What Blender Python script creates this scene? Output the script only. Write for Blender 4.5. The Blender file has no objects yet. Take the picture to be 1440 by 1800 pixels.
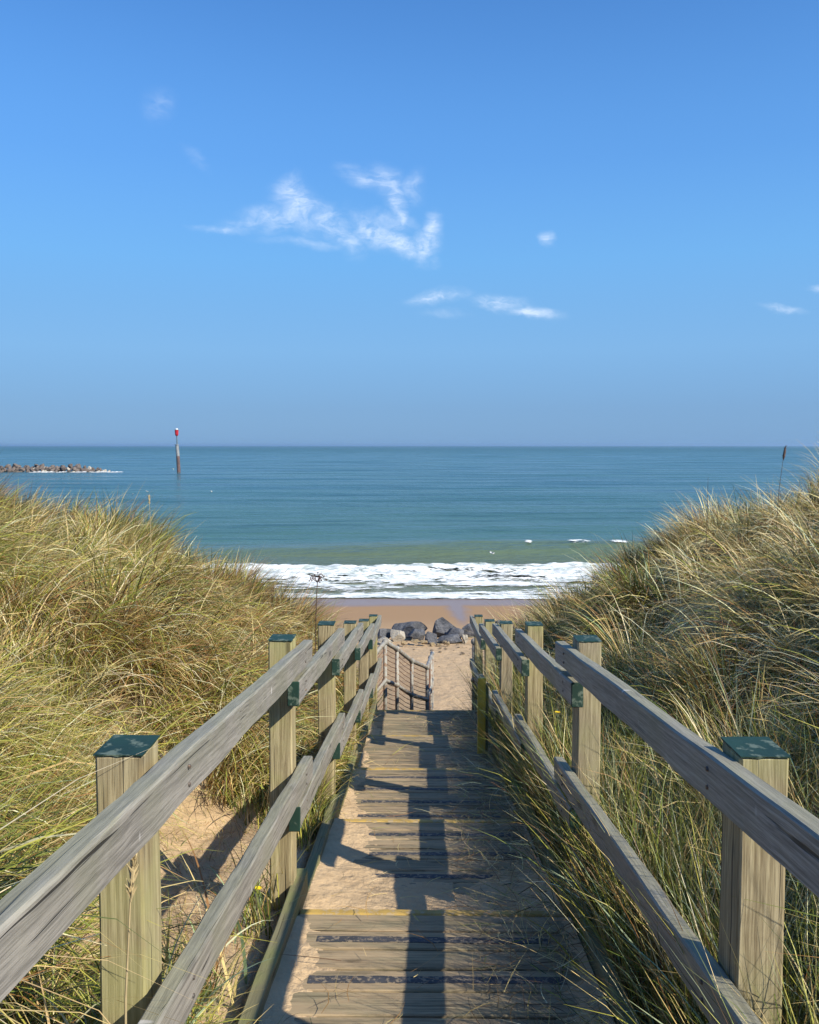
import bpy, bmesh, math, random
import numpy as np
from mathutils import Vector, Matrix, noise as mn

C = bpy.context.scene
COL = C.collection
R = math.radians
random.seed(7)
rng = np.random.default_rng(11)
Z0 = 7.0                      # the eye is 7 m above the sea; heights below are written relative to the eye

# ------------------------------------------------------------------ camera
cam = bpy.data.objects.new('camera', bpy.data.cameras.new('camera'))
COL.objects.link(cam)
cam.location = (0, 0, Z0)
PITCH = 4.29
cam.rotation_euler = (R(90 - PITCH), 0, 0)
cam.data.sensor_fit = 'HORIZONTAL'
cam.data.sensor_width = 36
cam.data.lens = 39.0
cam.data.clip_start = 0.05
cam.data.clip_end = 90000
C.camera = cam

# ------------------------------------------------------------------ sun, sky, exposure
SUN = Vector((1.02, -0.76, 1.01)).normalized()
sun = bpy.data.objects.new('sun', bpy.data.lights.new('sun', 'SUN'))
COL.objects.link(sun)
sun.rotation_euler = (-SUN).to_track_quat('-Z', 'Y').to_euler()
sun.location = (20, -15, 30)
sun.data.energy = 5.0
sun.data.angle = R(0.53)
sun.data.color = (1.0, 0.91, 0.75)
C.view_settings.view_transform = 'Standard'
C.view_settings.look = 'None'
C.view_settings.exposure = 0.38
C.view_settings.gamma = 1.0


class NT:
    """small node-tree helper"""
    def __init__(s, tree):
        s.t = tree; s.n = tree.nodes; s.l = tree.links; s.n.clear()
    def node(s, typ, props=None, **ins):
        nd = s.n.new(typ)
        for k, v in (props or {}).items(): setattr(nd, k, v)
        for k, v in ins.items():
            key = int(k[1:]) if k[0] == 'i' and k[1:].isdigit() else k.replace('_', ' ')
            s.put(nd.inputs[key], v)
        return nd
    def put(s, sock, v):
        if isinstance(v, bpy.types.NodeSocket): s.l.new(v, sock)
        elif isinstance(v, bpy.types.Node): s.l.new(v.outputs[0], sock)
        else: sock.default_value = v
    def math(s, op, a, b=0.0, c=0.0, clamp=False):
        nd = s.n.new('ShaderNodeMath'); nd.operation = op; nd.use_clamp = clamp
        s.put(nd.inputs[0], a); s.put(nd.inputs[1], b); s.put(nd.inputs[2], c)
        return nd.outputs[0]
    def vmath(s, op, a, b=(0, 0, 0)):
        nd = s.n.new('ShaderNodeVectorMath'); nd.operation = op
        s.put(nd.inputs[0], a); s.put(nd.inputs[1], b)
        return nd.outputs[0] if op not in ('DOT_PRODUCT', 'LENGTH', 'DISTANCE') else nd.outputs['Value']
    def noise(s, vec, scale=5.0, detail=4.0, rough=0.55, dist=0.0, dims='3D'):
        nd = s.n.new('ShaderNodeTexNoise'); nd.noise_dimensions = dims
        s.put(nd.inputs['Vector'], vec); nd.inputs['Scale'].default_value = scale
        nd.inputs['Detail'].default_value = detail; nd.inputs['Roughness'].default_value = rough
        nd.inputs['Distortion'].default_value = dist
        return nd.outputs[0]
    def map(s, vec, scale=(1, 1, 1), loc=(0, 0, 0), rot=(0, 0, 0)):
        nd = s.n.new('ShaderNodeMapping')
        s.put(nd.inputs['Vector'], vec); s.put(nd.inputs['Scale'], scale)
        s.put(nd.inputs['Location'], loc); s.put(nd.inputs['Rotation'], rot)
        return nd.outputs[0]
    def ss(s, v, a, b, o0=0.0, o1=1.0):          # smoothstep range
        nd = s.n.new('ShaderNodeMapRange'); nd.interpolation_type = 'SMOOTHSTEP'
        s.put(nd.inputs['Value'], v); s.put(nd.inputs['From Min'], a); s.put(nd.inputs['From Max'], b)
        nd.inputs['To Min'].default_value = o0; nd.inputs['To Max'].default_value = o1
        return nd.outputs[0]
    def mix(s, f, a, b, mode='MIX'):
        nd = s.n.new('ShaderNodeMix'); nd.data_type = 'RGBA'; nd.blend_type = mode
        s.put(nd.inputs[0], f)
        for k, v in ((6, a), (7, b)):
            if isinstance(v, (tuple, list)) and len(v) == 3: v = (*v, 1)
            s.put(nd.inputs[k], v)
        return nd.outputs[2]
    def bump(s, h, strength=0.5, dist=0.01, normal=None):
        nd = s.n.new('ShaderNodeBump')
        s.put(nd.inputs['Height'], h); s.put(nd.inputs['Strength'], strength); nd.inputs['Distance'].default_value = dist
        if normal is not None: s.put(nd.inputs['Normal'], normal)
        return nd.outputs[0]
    def sep(s, v):
        nd = s.n.new('ShaderNodeSeparateXYZ'); s.put(nd.inputs[0], v); return nd.outputs
    def comb(s, x=0.0, y=0.0, z=0.0):
        nd = s.n.new('ShaderNodeCombineXYZ'); s.put(nd.inputs[0], x); s.put(nd.inputs[1], y); s.put(nd.inputs[2], z); return nd.outputs[0]


# ---- the sky: Nishita, with a few high cirrus wisps and a low haze band, all fixed to directions
W = bpy.data.worlds.new('World'); C.world = W; W.use_nodes = True
w = NT(W.node_tree)
sky = w.node('ShaderNodeTexSky', dict(sky_type='NISHITA', sun_disc=False))
sky.sun_elevation = math.asin(SUN.z)
sky.sun_rotation = math.atan2(SUN.x, SUN.y)
sky.altitude = 0; sky.air_density = 1.0; sky.dust_density = 0.35; sky.ozone_density = 3.0
tc = w.node('ShaderNodeTexCoord')
D = tc.outputs['Generated']
dx, dy, dz = w.sep(D)
elev = w.math('ARCTAN2', dz, w.math('SQRT', w.math('ADD', w.math('MULTIPLY', dx, dx), w.math('MULTIPLY', dy, dy))))
azim = w.math('ARCTAN2', dx, dy)
hs = w.node('ShaderNodeHueSaturation', Saturation=1.12, Value=1.0, Color=sky)
ramp = w.node('ShaderNodeValToRGB', None, Fac=w.math('MULTIPLY', elev, 2.5, clamp=True))
cr = ramp.color_ramp
cr.elements[0].position = 0.0; cr.elements[0].color = (.153, .288, .507, 1)
cr.elements[1].position = .75; cr.elements[1].color = (.115, .315, .68, 1)
for p_, c_ in ((.10, (.158, .298, .525)), (.26, (.178, .368, .635)), (.50, (.145, .372, .70))):
    e_ = cr.elements.new(p_); e_.color = (*c_, 1)
hz = w.vmath('SCALE', ramp.outputs[0]); w.n[-1].inputs['Scale'].default_value = 10.0
hazef = w.ss(elev, 0.14, 0.50, 0.92, 0.0)
skyc = w.mix(hazef, w.mix(1.0, hs.outputs[0], (.84, 1.27, 1.62), 'MULTIPLY'), hz)
# cirrus: soft streaky wisps of ice cloud
P2 = w.comb(azim, elev, 0.0)
warp = w.noise(w.map(P2, (9, 14, 1)), 1.0, 5, 0.6)
warp2 = w.noise(w.map(P2, (9, 14, 1), (7.3, 2.1, 0)), 1.0, 5, 0.6)
PW = w.vmath('ADD', P2, w.comb(w.math('MULTIPLY', w.math('SUBTRACT', warp, .5), .045), w.math('MULTIPLY', w.math('SUBTRACT', warp2, .5), .035)))
def d2r(px, py):
    X = (px - 720) / 1560; Y = -(py - 900) / 1560
    p = R(PITCH)
    v = Vector((X, math.cos(p) + Y * math.sin(p), -math.sin(p) + Y * math.cos(p)))
    return math.atan2(v.x, v.y), math.atan2(v.z, math.hypot(v.x, v.y))
# centre px, length, width, tilt (deg, up to the right), strength
BL = [(390, 397, 62, 8, 0, .62), (450, 388, 70, 16, 6, .62), (512, 335, 30, 30, -50, 1.0), (528, 368, 62, 38, -50, .95), (500, 385, 90, 26, 0, .8), (575, 392, 75, 32, -30, .85),
      (612, 420, 42, 24, -48, .75), (650, 405, 70, 30, -25, .92), (700, 432, 75, 24, -22, 1.0), (748, 440, 34, 34, -40, 1.0), (760, 412, 20, 42, -6, 1.0), (768, 462, 18, 14, 0, .6),
      (640, 312, 55, 22, -22, .75), (680, 318, 52, 30, -30, .8), (700, 350, 22, 48, 12, .95), (708, 385, 14, 30, 8, .9), (728, 330, 26, 40, -8, .65), (690, 395, 60, 22, -10, .6), (545, 428, 100, 10, -8, .5),
      (768, 523, 66, 15, 4, .95), (780, 552, 55, 10, -5, .38), (880, 532, 62, 17, -4, 1.0), (935, 547, 62, 11, -7, 1.0), (971, 419, 17, 17, 0, .95),
      (1378, 545, 42, 7, -6, .9), (1434, 504, 18, 7, 0, .7), (278, 186, 28, 36, -50, .42), (345, 278, 34, 14, -35, .36)]
acc = None
for (cx, cy, L, Wd, tilt, st) in BL:
    a0, e0 = d2r(cx, cy)
    q = w.vmath('SUBTRACT', PW, (a0, e0, 0))
    q = w.map(q, (1560 / L, 1560 / Wd, 1), (0, 0, 0), (0, 0, 0)) if tilt == 0 else \
        w.map(w.map(q, (1, 1, 1), (0, 0, 0), (0, 0, R(-tilt))), (1560 / L, 1560 / Wd, 1))
    r = w.vmath('LENGTH', q)
    m = w.math('MULTIPLY', w.ss(r, 0.05, 1.25, 1.0, 0.0), st)
    acc = m if acc is None else w.math('MAXIMUM', acc, m)
fil = w.noise(w.map(PW, (24, 60, 1), (0, 0, 0), (0, 0, R(28))), 1.0, 7, 0.62, 1.2)
fil2 = w.noise(w.map(PW, (70, 120, 1), (0, 0, 0), (0, 0, R(-20))), 1.0, 6, 0.65, 0.8)
tex = w.math('ADD', w.math('MULTIPLY', w.ss(fil, .26, .70), .70), w.math('MULTIPLY', w.ss(fil2, .3, .75), .35))
cm = w.math('MULTIPLY', acc, w.math('ADD', w.math('MULTIPLY', tex, 0.85), 0.16), clamp=True)
cm = w.math('MULTIPLY', w.math('POWER', cm, 1.5), 0.80, clamp=True)
skyc = w.mix(cm, skyc, (7.6, 8.6, 10.0))
bg = w.node('ShaderNodeBackground', Color=skyc, Strength=0.095)
w.l.new(bg.outputs[0], w.node('ShaderNodeOutputWorld').inputs[0])

# ------------------------------------------------------------------ materials
def new_mat(name):
    m = bpy.data.materials.new(name); m.use_nodes = True
    return m, NT(m.node_tree)
def out(t, sh): t.l.new(sh.outputs[0], t.node('ShaderNodeOutputMaterial').inputs[0])
def principled(t, color, rough=.7, normal=None, spec=.5, metal=0.0):
    kw = dict(Roughness=rough, Metallic=metal)
    nd = t.node('ShaderNodeBsdfPrincipled', None, **kw)
    t.put(nd.inputs['Base Color'], (*color, 1) if isinstance(color, tuple) and len(color) == 3 else color)
    nd.inputs['Specular IOR Level'].default_value = spec
    if normal is not None: t.put(nd.inputs['Normal'], normal)
    return nd

def wood_mat(name, light, dark, tint, tint_amt, crack=0.6, rough=.75, moss=None, sandy=0.0, spec=.3, top=None, dings=False, vary=0.0, ringa=.5):
    """grain runs along the local X axis of every timber"""
    m, t = new_mat(name)
    oc = t.node('ShaderNodeTexCoord').outputs['Object']
    rnd = t.node('ShaderNodeObjectInfo').outputs['Random']
    off = t.comb(t.math('MULTIPLY', rnd, 37.0), t.math('MULTIPLY', rnd, 11.0), t.math('MULTIPLY', rnd, 23.0))
    v = t.vmath('ADD', oc, off)
    wob = t.noise(t.map(v, (1.6, 4, 4)), 1.0, 3, .5)
    vv = t.vmath('ADD', v, t.comb(0.0, t.math('MULTIPLY', wob, .022), t.math('MULTIPLY', wob, .022)))
    grain = t.noise(t.map(vv, (3.2, 115, 115)), 1.0, 6, .72)
    fine = t.noise(t.map(vv, (11, 420, 420)), 1.0, 4, .65)
    broad = t.noise(v, 3.2, 4, .6)
    rings = t.noise(t.map(vv, (.5, 26, 26)), 1.0, 2, .4, 1.5)
    g = t.math('ADD', t.math('MULTIPLY', grain, .62), t.math('MULTIPLY', fine, .38))
    col = t.mix(t.ss(g, .36, .64), dark, light)
    col = t.mix(t.math('MULTIPLY', t.ss(rings, .50, .56), ringa), col, dark)
    col = t.mix(t.math('MULTIPLY', t.ss(broad, .40, .68), tint_amt), col, tint)
    # knots
    vo = t.node('ShaderNodeTexVoronoi', dict(feature='F1'), Vector=t.map(v, (2.1, 9, 9)), Scale=1.0)
    kn = t.ss(vo.outputs['Distance'], .07, .17, 1.0, 0.0)
    col = t.mix(t.math('MULTIPLY', kn, .65), col, tuple(c * .35 for c in dark))
    # drying checks
    ck = t.noise(t.map(vv, (.8, 85, 85), (5, 3, 9)), 1.0, 2, .5)
    ckm = t.math('MULTIPLY', t.ss(ck, .655, .70), crack)
    col = t.mix(ckm, col, tuple(c * .16 for c in dark))
    if top:
        nz = t.sep(t.node('ShaderNodeNewGeometry').outputs['Normal'])[2]
        tn = t.noise(t.map(v, (3, 14, 14)), 1.0, 5, .65)
        col = t.mix(t.math('MULTIPLY', t.ss(nz, .6, .85), t.ss(tn, .30, .62, .35, .9)), col, t.mix(t.ss(g, .36, .64), tuple(c * .55 for c in top), top))
    if vary:
        col = t.mix(t.math('MULTIPLY', t.ss(t.math('FRACT', t.math('MULTIPLY', rnd, 7.3)), .2, .9), vary), col, t.mix(t.ss(g, .36, .64), (.15, .125, .10), (.37, .325, .27)))
    if dings:
        dv = t.node('ShaderNodeTexVoronoi', dict(feature='F1'), Vector=t.map(vv, (13, 5, 8), (0, 0, 0), (0, .35, 0)), Scale=1.0)
        dm = t.math('MULTIPLY', t.ss(dv.outputs['Distance'], .06, .13, 1.0, 0.0), t.ss(t.noise(v, 2.2, 2, .5), .5, .6))
        col = t.mix(t.math('MULTIPLY', dm, .75), col, (.62, .60, .57))
    if moss:
        mo = t.noise(v, 5.5, 5, .7)
        col = t.mix(t.math('MULTIPLY', t.ss(mo, .48, .68), moss[1]), col, moss[0])
    if sandy:
        sn = t.noise(t.map(v, (2.0, 9, 9)), 1.0, 6, .7)
        col = t.mix(t.math('MULTIPLY', t.ss(sn, .42, .60), sandy), col, (.47, .345, .21))
    h = t.math('SUBTRACT', t.math('ADD', t.math('MULTIPLY', grain, .5), t.math('MULTIPLY', fine, .35)), t.math('MULTIPLY', ckm, 1.2))
    out(t, principled(t, col, rough, t.bump(h, .55, .004), spec))
    return m

M_rail = wood_mat('weathered_rail_timber', (.38, .355, .315), (.155, .145, .13), (.22, .225, .15), .4, .9, .6, top=(.33, .315, .21), dings=True, ringa=.22)
M_post = wood_mat('post_timber', (.53, .455, .27), (.20, .155, .08), (.36, .36, .14), .6, 1.0, .8, vary=.4)
M_plank = wood_mat('deck_plank_timber', (.40, .325, .20), (.125, .096, .06), (.22, .20, .12), .5, 1.0, .85, None, .55)
M_kerb = wood_mat('kerb_timber', (.27, .25, .14), (.15, .14, .08), (.20, .22, .08), .7, .7, .85)

def paint_mat(name, col, worn, scale=60, thr=.56, rough=.5, amt=.8):
    m, t = new_mat(name)
    oc = t.node('ShaderNodeTexCoord').outputs['Object']
    rnd = t.node('ShaderNodeObjectInfo').outputs['Random']
    v = t.vmath('ADD', oc, t.comb(t.math('MULTIPLY', rnd, 31.0), rnd, 0.0))
    n = t.noise(v, scale, 5, .65); n2 = t.noise(v, scale * .25, 3, .6)
    c = t.mix(t.ss(n2, .3, .7), col, tuple(x * .62 for x in col))
    c = t.mix(t.math('MULTIPLY', t.ss(n, thr, thr + .1), amt), c, worn)
    out(t, principled(t, c, rough, t.bump(n, .35, .002), .4))
    return m
M_green = paint_mat('green_end_paint', (.014, .048, .034), (.13, .17, .13), 22, .52, .6)
M_yellow = paint_mat('yellow_nosing_paint', (.52, .35, .09), (.40, .31, .19), 30, .50, .6)
M_yellow2 = paint_mat('yellow_marker_paint', (.78, .58, .08), (.50, .42, .11), 18, .5, .6)
M_strip = paint_mat('blue_black_grip_strip', (.066, .068, .078), (.30, .24, .165), 42, .50, .8, .8)
M_steel_old = paint_mat('galvanised_pipe_with_rust', (.36, .35, .31), (.20, .105, .05), 16, .52, .55)
M_rust = paint_mat('rusty_wire', (.16, .075, .04), (.24, .14, .09), 30, .5, .8)
M_bolt = paint_mat('bolt_metal', (.12, .11, .10), (.20, .12, .07), 80, .5, .5)

def sand_mat(name, beach=False):
    m, t = new_mat(name)
    oc = t.node('ShaderNodeTexCoord').outputs['Object']
    big = t.noise(oc, .7, 4, .6); mid = t.noise(oc, 5, 5, .6); fine = t.noise(oc, 160 if not beach else 30, 3, .6)
    if beach:
        x, y, z = t.sep(oc)
        wig = t.noise(t.map(oc, (.25, .6, 1)), 1.0, 3, .5)
        yy = t.math('ADD', y, t.math('MULTIPLY', t.math('SUBTRACT', wig, .5), 1.3))
        # a damp runnel that drains towards the sea
        xr = t.math('ADD', t.math('MULTIPLY', y, -.02), 2.72)
        run = t.math('SUBTRACT', t.math('ABSOLUTE', t.math('SUBTRACT', x, xr)), t.math('ADD', t.math('MULTIPLY', t.math('SUBTRACT', y, 31.5), .045), t.math('MULTIPLY', t.math('SUBTRACT', t.noise(t.map(oc, (1.2, .5, 1)), 1.0, 4, .6), .5), .9)))
        runm = t.math('MULTIPLY', t.ss(run, -.15, .45, 1.0, 0.0), t.ss(y, 31.5, 34))
        wet = t.math('MAXIMUM', t.ss(yy, 37.2, 38.4), runm)
        damp = t.math('MAXIMUM', t.ss(yy, 27, 35), wet)
        c = t.mix(t.ss(mid, .35, .7), (.52, .37, .215), (.42, .295, .17))
        c = t.mix(t.math('MULTIPLY', t.ss(fine, .58, .72), .35), c, (.20, .15, .10))
        c = t.mix(damp, c, (.33, .205, .105))
        c = t.mix(wet, c, (.26, .195, .165))
        rg = t.math('SUBTRACT', .9, t.math('MULTIPLY', wet, .52))
        pit = t.noise(t.map(oc, (1.6, 1.6, 1)), 1.0, 5, .62)
        h = t.math('ADD', t.math('MULTIPLY', pit, 1.0), t.math('MULTIPLY', fine, .1))
        bs = t.math('SUBTRACT', .75, t.math('MULTIPLY', damp, .70))
        nd = principled(t, c, .9, t.bump(h, bs, .16), .3)
        t.put(nd.inputs['Roughness'], rg)
    else:
        c = t.mix(t.ss(mid, .3, .7), (.56, .41, .245), (.46, .33, .195))
        c = t.mix(t.math('MULTIPLY', t.ss(fine, .5, .75), .35), c, (.62, .50, .34))
        at = t.node('ShaderNodeAttribute', dict(attribute_name='litter_shade')).outputs['Fac']
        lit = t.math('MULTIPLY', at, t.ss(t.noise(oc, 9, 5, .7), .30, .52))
        c = t.mix(lit, c, t.mix(t.noise(t.map(oc, (40, 14, 20)), 1.0, 3, .6), (.045, .032, .016), (.13, .092, .045)))  # dead litter, its brown darkened to deepen the shade under the grass
        h = t.math('ADD', t.math('MULTIPLY', t.noise(oc, 14, 5, .6), 1.0), t.math('MULTIPLY', fine, .06))
        nd = principled(t, c, .95, t.bump(h, .75, .035), .2)
    out(t, nd)
    return m
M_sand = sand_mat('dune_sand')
M_beach = sand_mat('beach_sand', True)

def grass_mat():
    m, t = new_mat('marram_blades')
    c = t.node('ShaderNodeAttribute', dict(attribute_name='blade_colour')).outputs['Color']
    d = t.node('ShaderNodeBsdfPrincipled', None, Roughness=.5)
    t.put(d.inputs['Base Color'], c); d.inputs['Specular IOR Level'].default_value = .35
    tr = t.node('ShaderNodeBsdfTranslucent', None, Color=c)
    out(t, t.node('ShaderNodeMixShader', None, i0=.14, i1=d, i2=tr))
    return m
M_grass = grass_mat()

def water_mat():
    m, t = new_mat('sea_water')
    oc = t.node('ShaderNodeTexCoord').outputs['Object']
    x, y, z = t.sep(oc)
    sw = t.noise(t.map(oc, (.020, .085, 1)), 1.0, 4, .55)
    a = t.noise(t.map(oc, (.16, .55, 1)), 1.0, 5, .62)
    b = t.noise(t.map(oc, (.9, 2.6, 1)), 1.0, 5, .62)
    far = t.ss(y, 60, 1500)
    h = t.math('ADD', t.math('MULTIPLY', a, 1.4), t.math('MULTIPLY', b, .62))
    h = t.math('ADD', h, t.math('MULTIPLY', t.noise(t.map(oc, (.03, .16, 1), (3, 1, 0)), 1.0, 3, .5), 3.2))
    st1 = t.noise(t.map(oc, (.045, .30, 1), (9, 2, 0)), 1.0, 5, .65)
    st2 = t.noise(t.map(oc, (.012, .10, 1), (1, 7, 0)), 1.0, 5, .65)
    shal = t.ss(y, 66, 46)
    col = t.mix(t.ss(sw, .35, .65), (.045, .128, .116), (.018, .082, .090))  # broad streaks in the body colour, in place of ripple shading
    col = t.mix(t.ss(y, 46, 150, 1.0, 0.0), col, (.058, .135, .100))
    col = t.mix(t.math('MULTIPLY', t.ss(st1, .50, .66), .55), col, (.012, .055, .068))  # dark ripple streaks put into the colour, in place of wave reflections
    col = t.mix(shal, col, (.150, .165, .085))
    nd = principled(t, col, .16, t.bump(h, t.math('SUBTRACT', 1.0, t.math('MULTIPLY', t.ss(y, 60, 900), .62)), .26), .5)
    nd.inputs['IOR'].default_value = 1.33
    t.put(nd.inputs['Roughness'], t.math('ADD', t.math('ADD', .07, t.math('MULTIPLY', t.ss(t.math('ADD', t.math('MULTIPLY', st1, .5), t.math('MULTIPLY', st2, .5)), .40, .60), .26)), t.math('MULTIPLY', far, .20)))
    out(t, nd)
    return m
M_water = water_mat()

def foam_mat():
    m, t = new_mat('sea_foam')
    oc = t.node('ShaderNodeTexCoord').outputs['Object']
    dens = t.node('ShaderNodeAttribute', dict(attribute_name='foam_amount')).outputs['Fac']
    v = t.vmath('ADD', oc, t.vmath('SCALE', t.node('ShaderNodeTexNoise', None, Vector=t.map(oc, (.5, .9, 1)), Scale=1.0).outputs['Color']))
    n1 = t.noise(t.map(oc, (.55, 2.0, 1)), 1.0, 7, .68, .6)
    n2 = t.noise(t.map(oc, (2.2, 5.5, 1)), 1.0, 6, .7, .4)
    n = t.math('ADD', t.math('MULTIPLY', n1, .55), t.math('MULTIPLY', n2, .45))
    k = t.math('ADD', n, t.math('MULTIPLY', t.math('SUBTRACT', dens, .5), .42))
    al = t.ss(k, .47, .56)
    c = t.mix(t.ss(n, .42, .56), (.36, .43, .42), (.84, .86, .85))
    d = principled(t, c, .8, t.bump(n, .8, .10), .2)
    out(t, t.node('ShaderNodeMixShader', None, i0=al, i1=t.node('ShaderNodeBsdfTransparent'), i2=d))
    return m
M_foam = foam_mat()

def rock_mat(name, a, b, scale=4, lichen=None):
    m, t = new_mat(name)
    oc = t.node('ShaderNodeTexCoord').outputs['Object']
    rnd = t.node('ShaderNodeObjectInfo').outputs['Random']
    v = t.vmath('ADD', oc, t.comb(t.math('MULTIPLY', rnd, 50.0), 0.0, 0.0))
    n = t.noise(v, scale, 6, .65); n2 = t.noise(v, scale * 6, 5, .7)
    vein = t.noise(t.map(v, (1, 1, 4), (0, 0, 0), (.5, .3, 0)), scale * 1.3, 4, .5, 2.0)
    c = t.mix(t.ss(n, .35, .65), a, b)
    c = t.mix(t.math('MULTIPLY', t.ss(t.math('ABSOLUTE', t.math('SUBTRACT', vein, .5)), .0, .02, 1.0, 0.0), .4), c, (.42, .41, .39))
    c = t.mix(t.math('MULTIPLY', t.ss(n2, .55, .75), .5), c, tuple(min(1, x * 1.9) for x in b))
    out(t, principled(t, c, .85, t.bump(t.math('ADD', n, t.math('MULTIPLY', n2, .4)), .95, .14), .3))
    return m
M_rock = rock_mat('blue_grey_armour_rock', (.060, .066, .078), (.15, .155, .17))
M_rock_pale = rock_mat('pale_limestone', (.50, .46, .38), (.36, .33, .27))
M_rock_brown = rock_mat('brown_boulder', (.085, .062, .05), (.19, .155, .13), 1.2)
M_rock_tan = rock_mat('tan_rubble', (.46, .35, .20), (.36, .28, .17), 8)

def flat_mat(name, col, rough=.6, col2=None, scale=12):
    m, t = new_mat(name)
    oc = t.node('ShaderNodeTexCoord').outputs['Object']
    n = t.noise(oc, scale, 4, .6)
    c = t.mix(t.ss(n, .35, .65), col, col2 or tuple(x * .75 for x in col))
    out(t, principled(t, c, rough, t.bump(n, .3, .004), .4))
    return m
M_white = flat_mat('white_plumage', (.80, .80, .78))
M_gullgrey = flat_mat('grey_plumage', (.42, .45, .48))
M_beak = flat_mat('yellow_beak', (.62, .40, .05))
M_red = flat_mat('red_topmark_paint', (.55, .02, .03), .45, (.38, .012, .02), 2)
M_pile = flat_mat('rusted_steel_pile', (.17, .10, .085), .8, (.09, .065, .06), 1.5)
M_pile2 = flat_mat('grey_pile_top', (.30, .31, .31), .7, (.20, .21, .22), 1.2)
M_mast = flat_mat('grey_mast_paint', (.14, .19, .22), .5)
M_petal = flat_mat('yellow_petals', (.80, .62, .02), .6, (.75, .50, .01))
M_stem = flat_mat('green_stem', (.12, .17, .05))
M_drystem = flat_mat('dry_brown_stem', (.10, .065, .04))
M_seed = flat_mat('dark_seed_heads', (.075, .045, .04), .9, (.12, .075, .06))
M_straw = flat_mat('pale_straw', (.50, .40, .22), .8)
M_shrub = flat_mat('reddish_brown_leaves', (.16, .075, .05), .8, (.24, .13, .08), 5)

# ------------------------------------------------------------------ object helpers
def tag(o, label=None, cat=None, group=None, kind=None):
    if label: o['label'] = label
    if cat: o['category'] = cat
    if group: o['group'] = group
    if kind: o['kind'] = kind
    return o
def empty(name, loc=(0, 0, 0), rz=0.0):
    o = bpy.data.objects.new(name, None); COL.objects.link(o)
    o.empty_display_size = .1
    o.location = loc; o.rotation_euler = (0, 0, rz)
    return o
def link_mesh(name, me, mat, parent=None, smooth=False, loc=None):
    if mat is not None: me.materials.append(mat)
    if smooth: me.polygons.foreach_set('use_smooth', [True] * len(me.polygons))
    o = bpy.data.objects.new(name, me); COL.objects.link(o)
    if parent: o.parent = parent
    if loc is not None: o.location = loc
    return o
def obj_bm(name, bm, mat, parent=None, smooth=False, loc=None):
    me = bpy.data.meshes.new(name); bm.to_mesh(me); bm.free()
    return link_mesh(name, me, mat, parent, smooth, loc)
def np_mesh(name, V, F):
    V = np.asarray(V, np.float32); F = np.asarray(F, np.int32)
    me = bpy.data.meshes.new(name)
    me.vertices.add(len(V)); me.vertices.foreach_set('co', V.ravel())
    k = F.shape[1]
    me.loops.add(F.size); me.loops.foreach_set('vertex_index', F.ravel())
    me.polygons.add(len(F)); me.polygons.foreach_set('loop_start', np.arange(0, F.size, k, dtype=np.int32))
    me.update(calc_edges=True)
    return me
def grid_faces(nr, nc):
    i = np.arange(nr - 1)[:, None] * nc + np.arange(nc - 1)[None, :]
    i = i.ravel()
    return np.stack([i, i + 1, i + nc + 1, i + nc], 1)

def timber(name, p0, p1, wy, hz, mat, parent, seg=8, bev=.004, jit=.0015, up=Vector((0, 0, 1)), bow=0.0):
    """a sawn timber from p0 to p1 (centre line), its grain along local X"""
    p0 = Vector(p0); p1 = Vector(p1); ax = (p1 - p0); L = ax.length; ax.normalize()
    yv = up.cross(ax)
    if yv.length < 1e-4: yv = Vector((0, 1, 0))
    yv.normalize(); zv = ax.cross(yv)
    bm = bmesh.new()
    bmesh.ops.create_cube(bm, size=1.0)
    for v in bm.verts: v.co = Vector((v.co.x * L, v.co.y * wy, v.co.z * hz))
    le = [e for e in bm.edges if abs(e.verts[0].co.x - e.verts[1].co.x) > L * .5]
    if seg > 1: bmesh.ops.subdivide_edges(bm, edges=le, cuts=seg - 1, use_grid_fill=True)
    if bev:
        be = [e for e in bm.edges if len(e.link_faces) == 2 and e.calc_face_angle(0) > .5]
        bmesh.ops.bevel(bm, geom=be, offset=bev, segments=1, affect='EDGES')
    s = random.random() * 100
    for v in bm.verts:
        if seg > 25:                                   # worn, chipped arrises
            w_ = mn.noise(Vector((v.co.x * 17 + s, v.co.y * 40, v.co.z * 30)))
            k_ = 1 - max(0.0, w_ - .12) * .14; v.co.y *= k_; v.co.z *= 1 - (1 - k_) * .5
        n = mn.noise_vector(Vector((v.co.x * 3 + s, v.co.y * 8, v.co.z * 8)))
        v.co.y += n.y * jit * 2; v.co.z += n.z * jit * 2 + bow * math.sin((v.co.x / L + .5) * math.pi)
    o = obj_bm(name, bm, mat, parent)
    mt = Matrix.Identity(4)
    for r in range(3):
        mt[r][0] = ax[r]; mt[r][1] = yv[r]; mt[r][2] = zv[r]; mt[r][3] = ((p0 + p1) / 2)[r]
    o.matrix_local = mt
    return o
def tube_bm(bm, pts, rad, seg=8, cap=True):
    pts = [Vector(p) for p in pts]
    if not isinstance(rad, (list, tuple)): rad = [rad] * len(pts)
    rings = []
    ref = None
    for i, p in enumerate(pts):
        t = (pts[min(i + 1, len(pts) - 1)] - pts[max(i - 1, 0)]).normalized()
        a = Vector((0, 0, 1)) if abs(t.z) < .9 else Vector((1, 0, 0))
        if ref is None: ref = t.cross(a).normalized()
        u = (ref - t * ref.dot(t)).normalized(); ref = u
        vv = t.cross(u)
        rings.append([bm.verts.new(p + (u * math.cos(k * 2 * math.pi / seg) + vv * math.sin(k * 2 * math.pi / seg)) * rad[i]) for k in range(seg)])
    for a, b in zip(rings, rings[1:]):
        for k in range(seg):
            bm.faces.new((a[k], a[(k + 1) % seg], b[(k + 1) % seg], b[k]))
    if cap and seg > 2:
        bm.faces.new(rings[0][::-1]); bm.faces.new(rings[-1])
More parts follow.
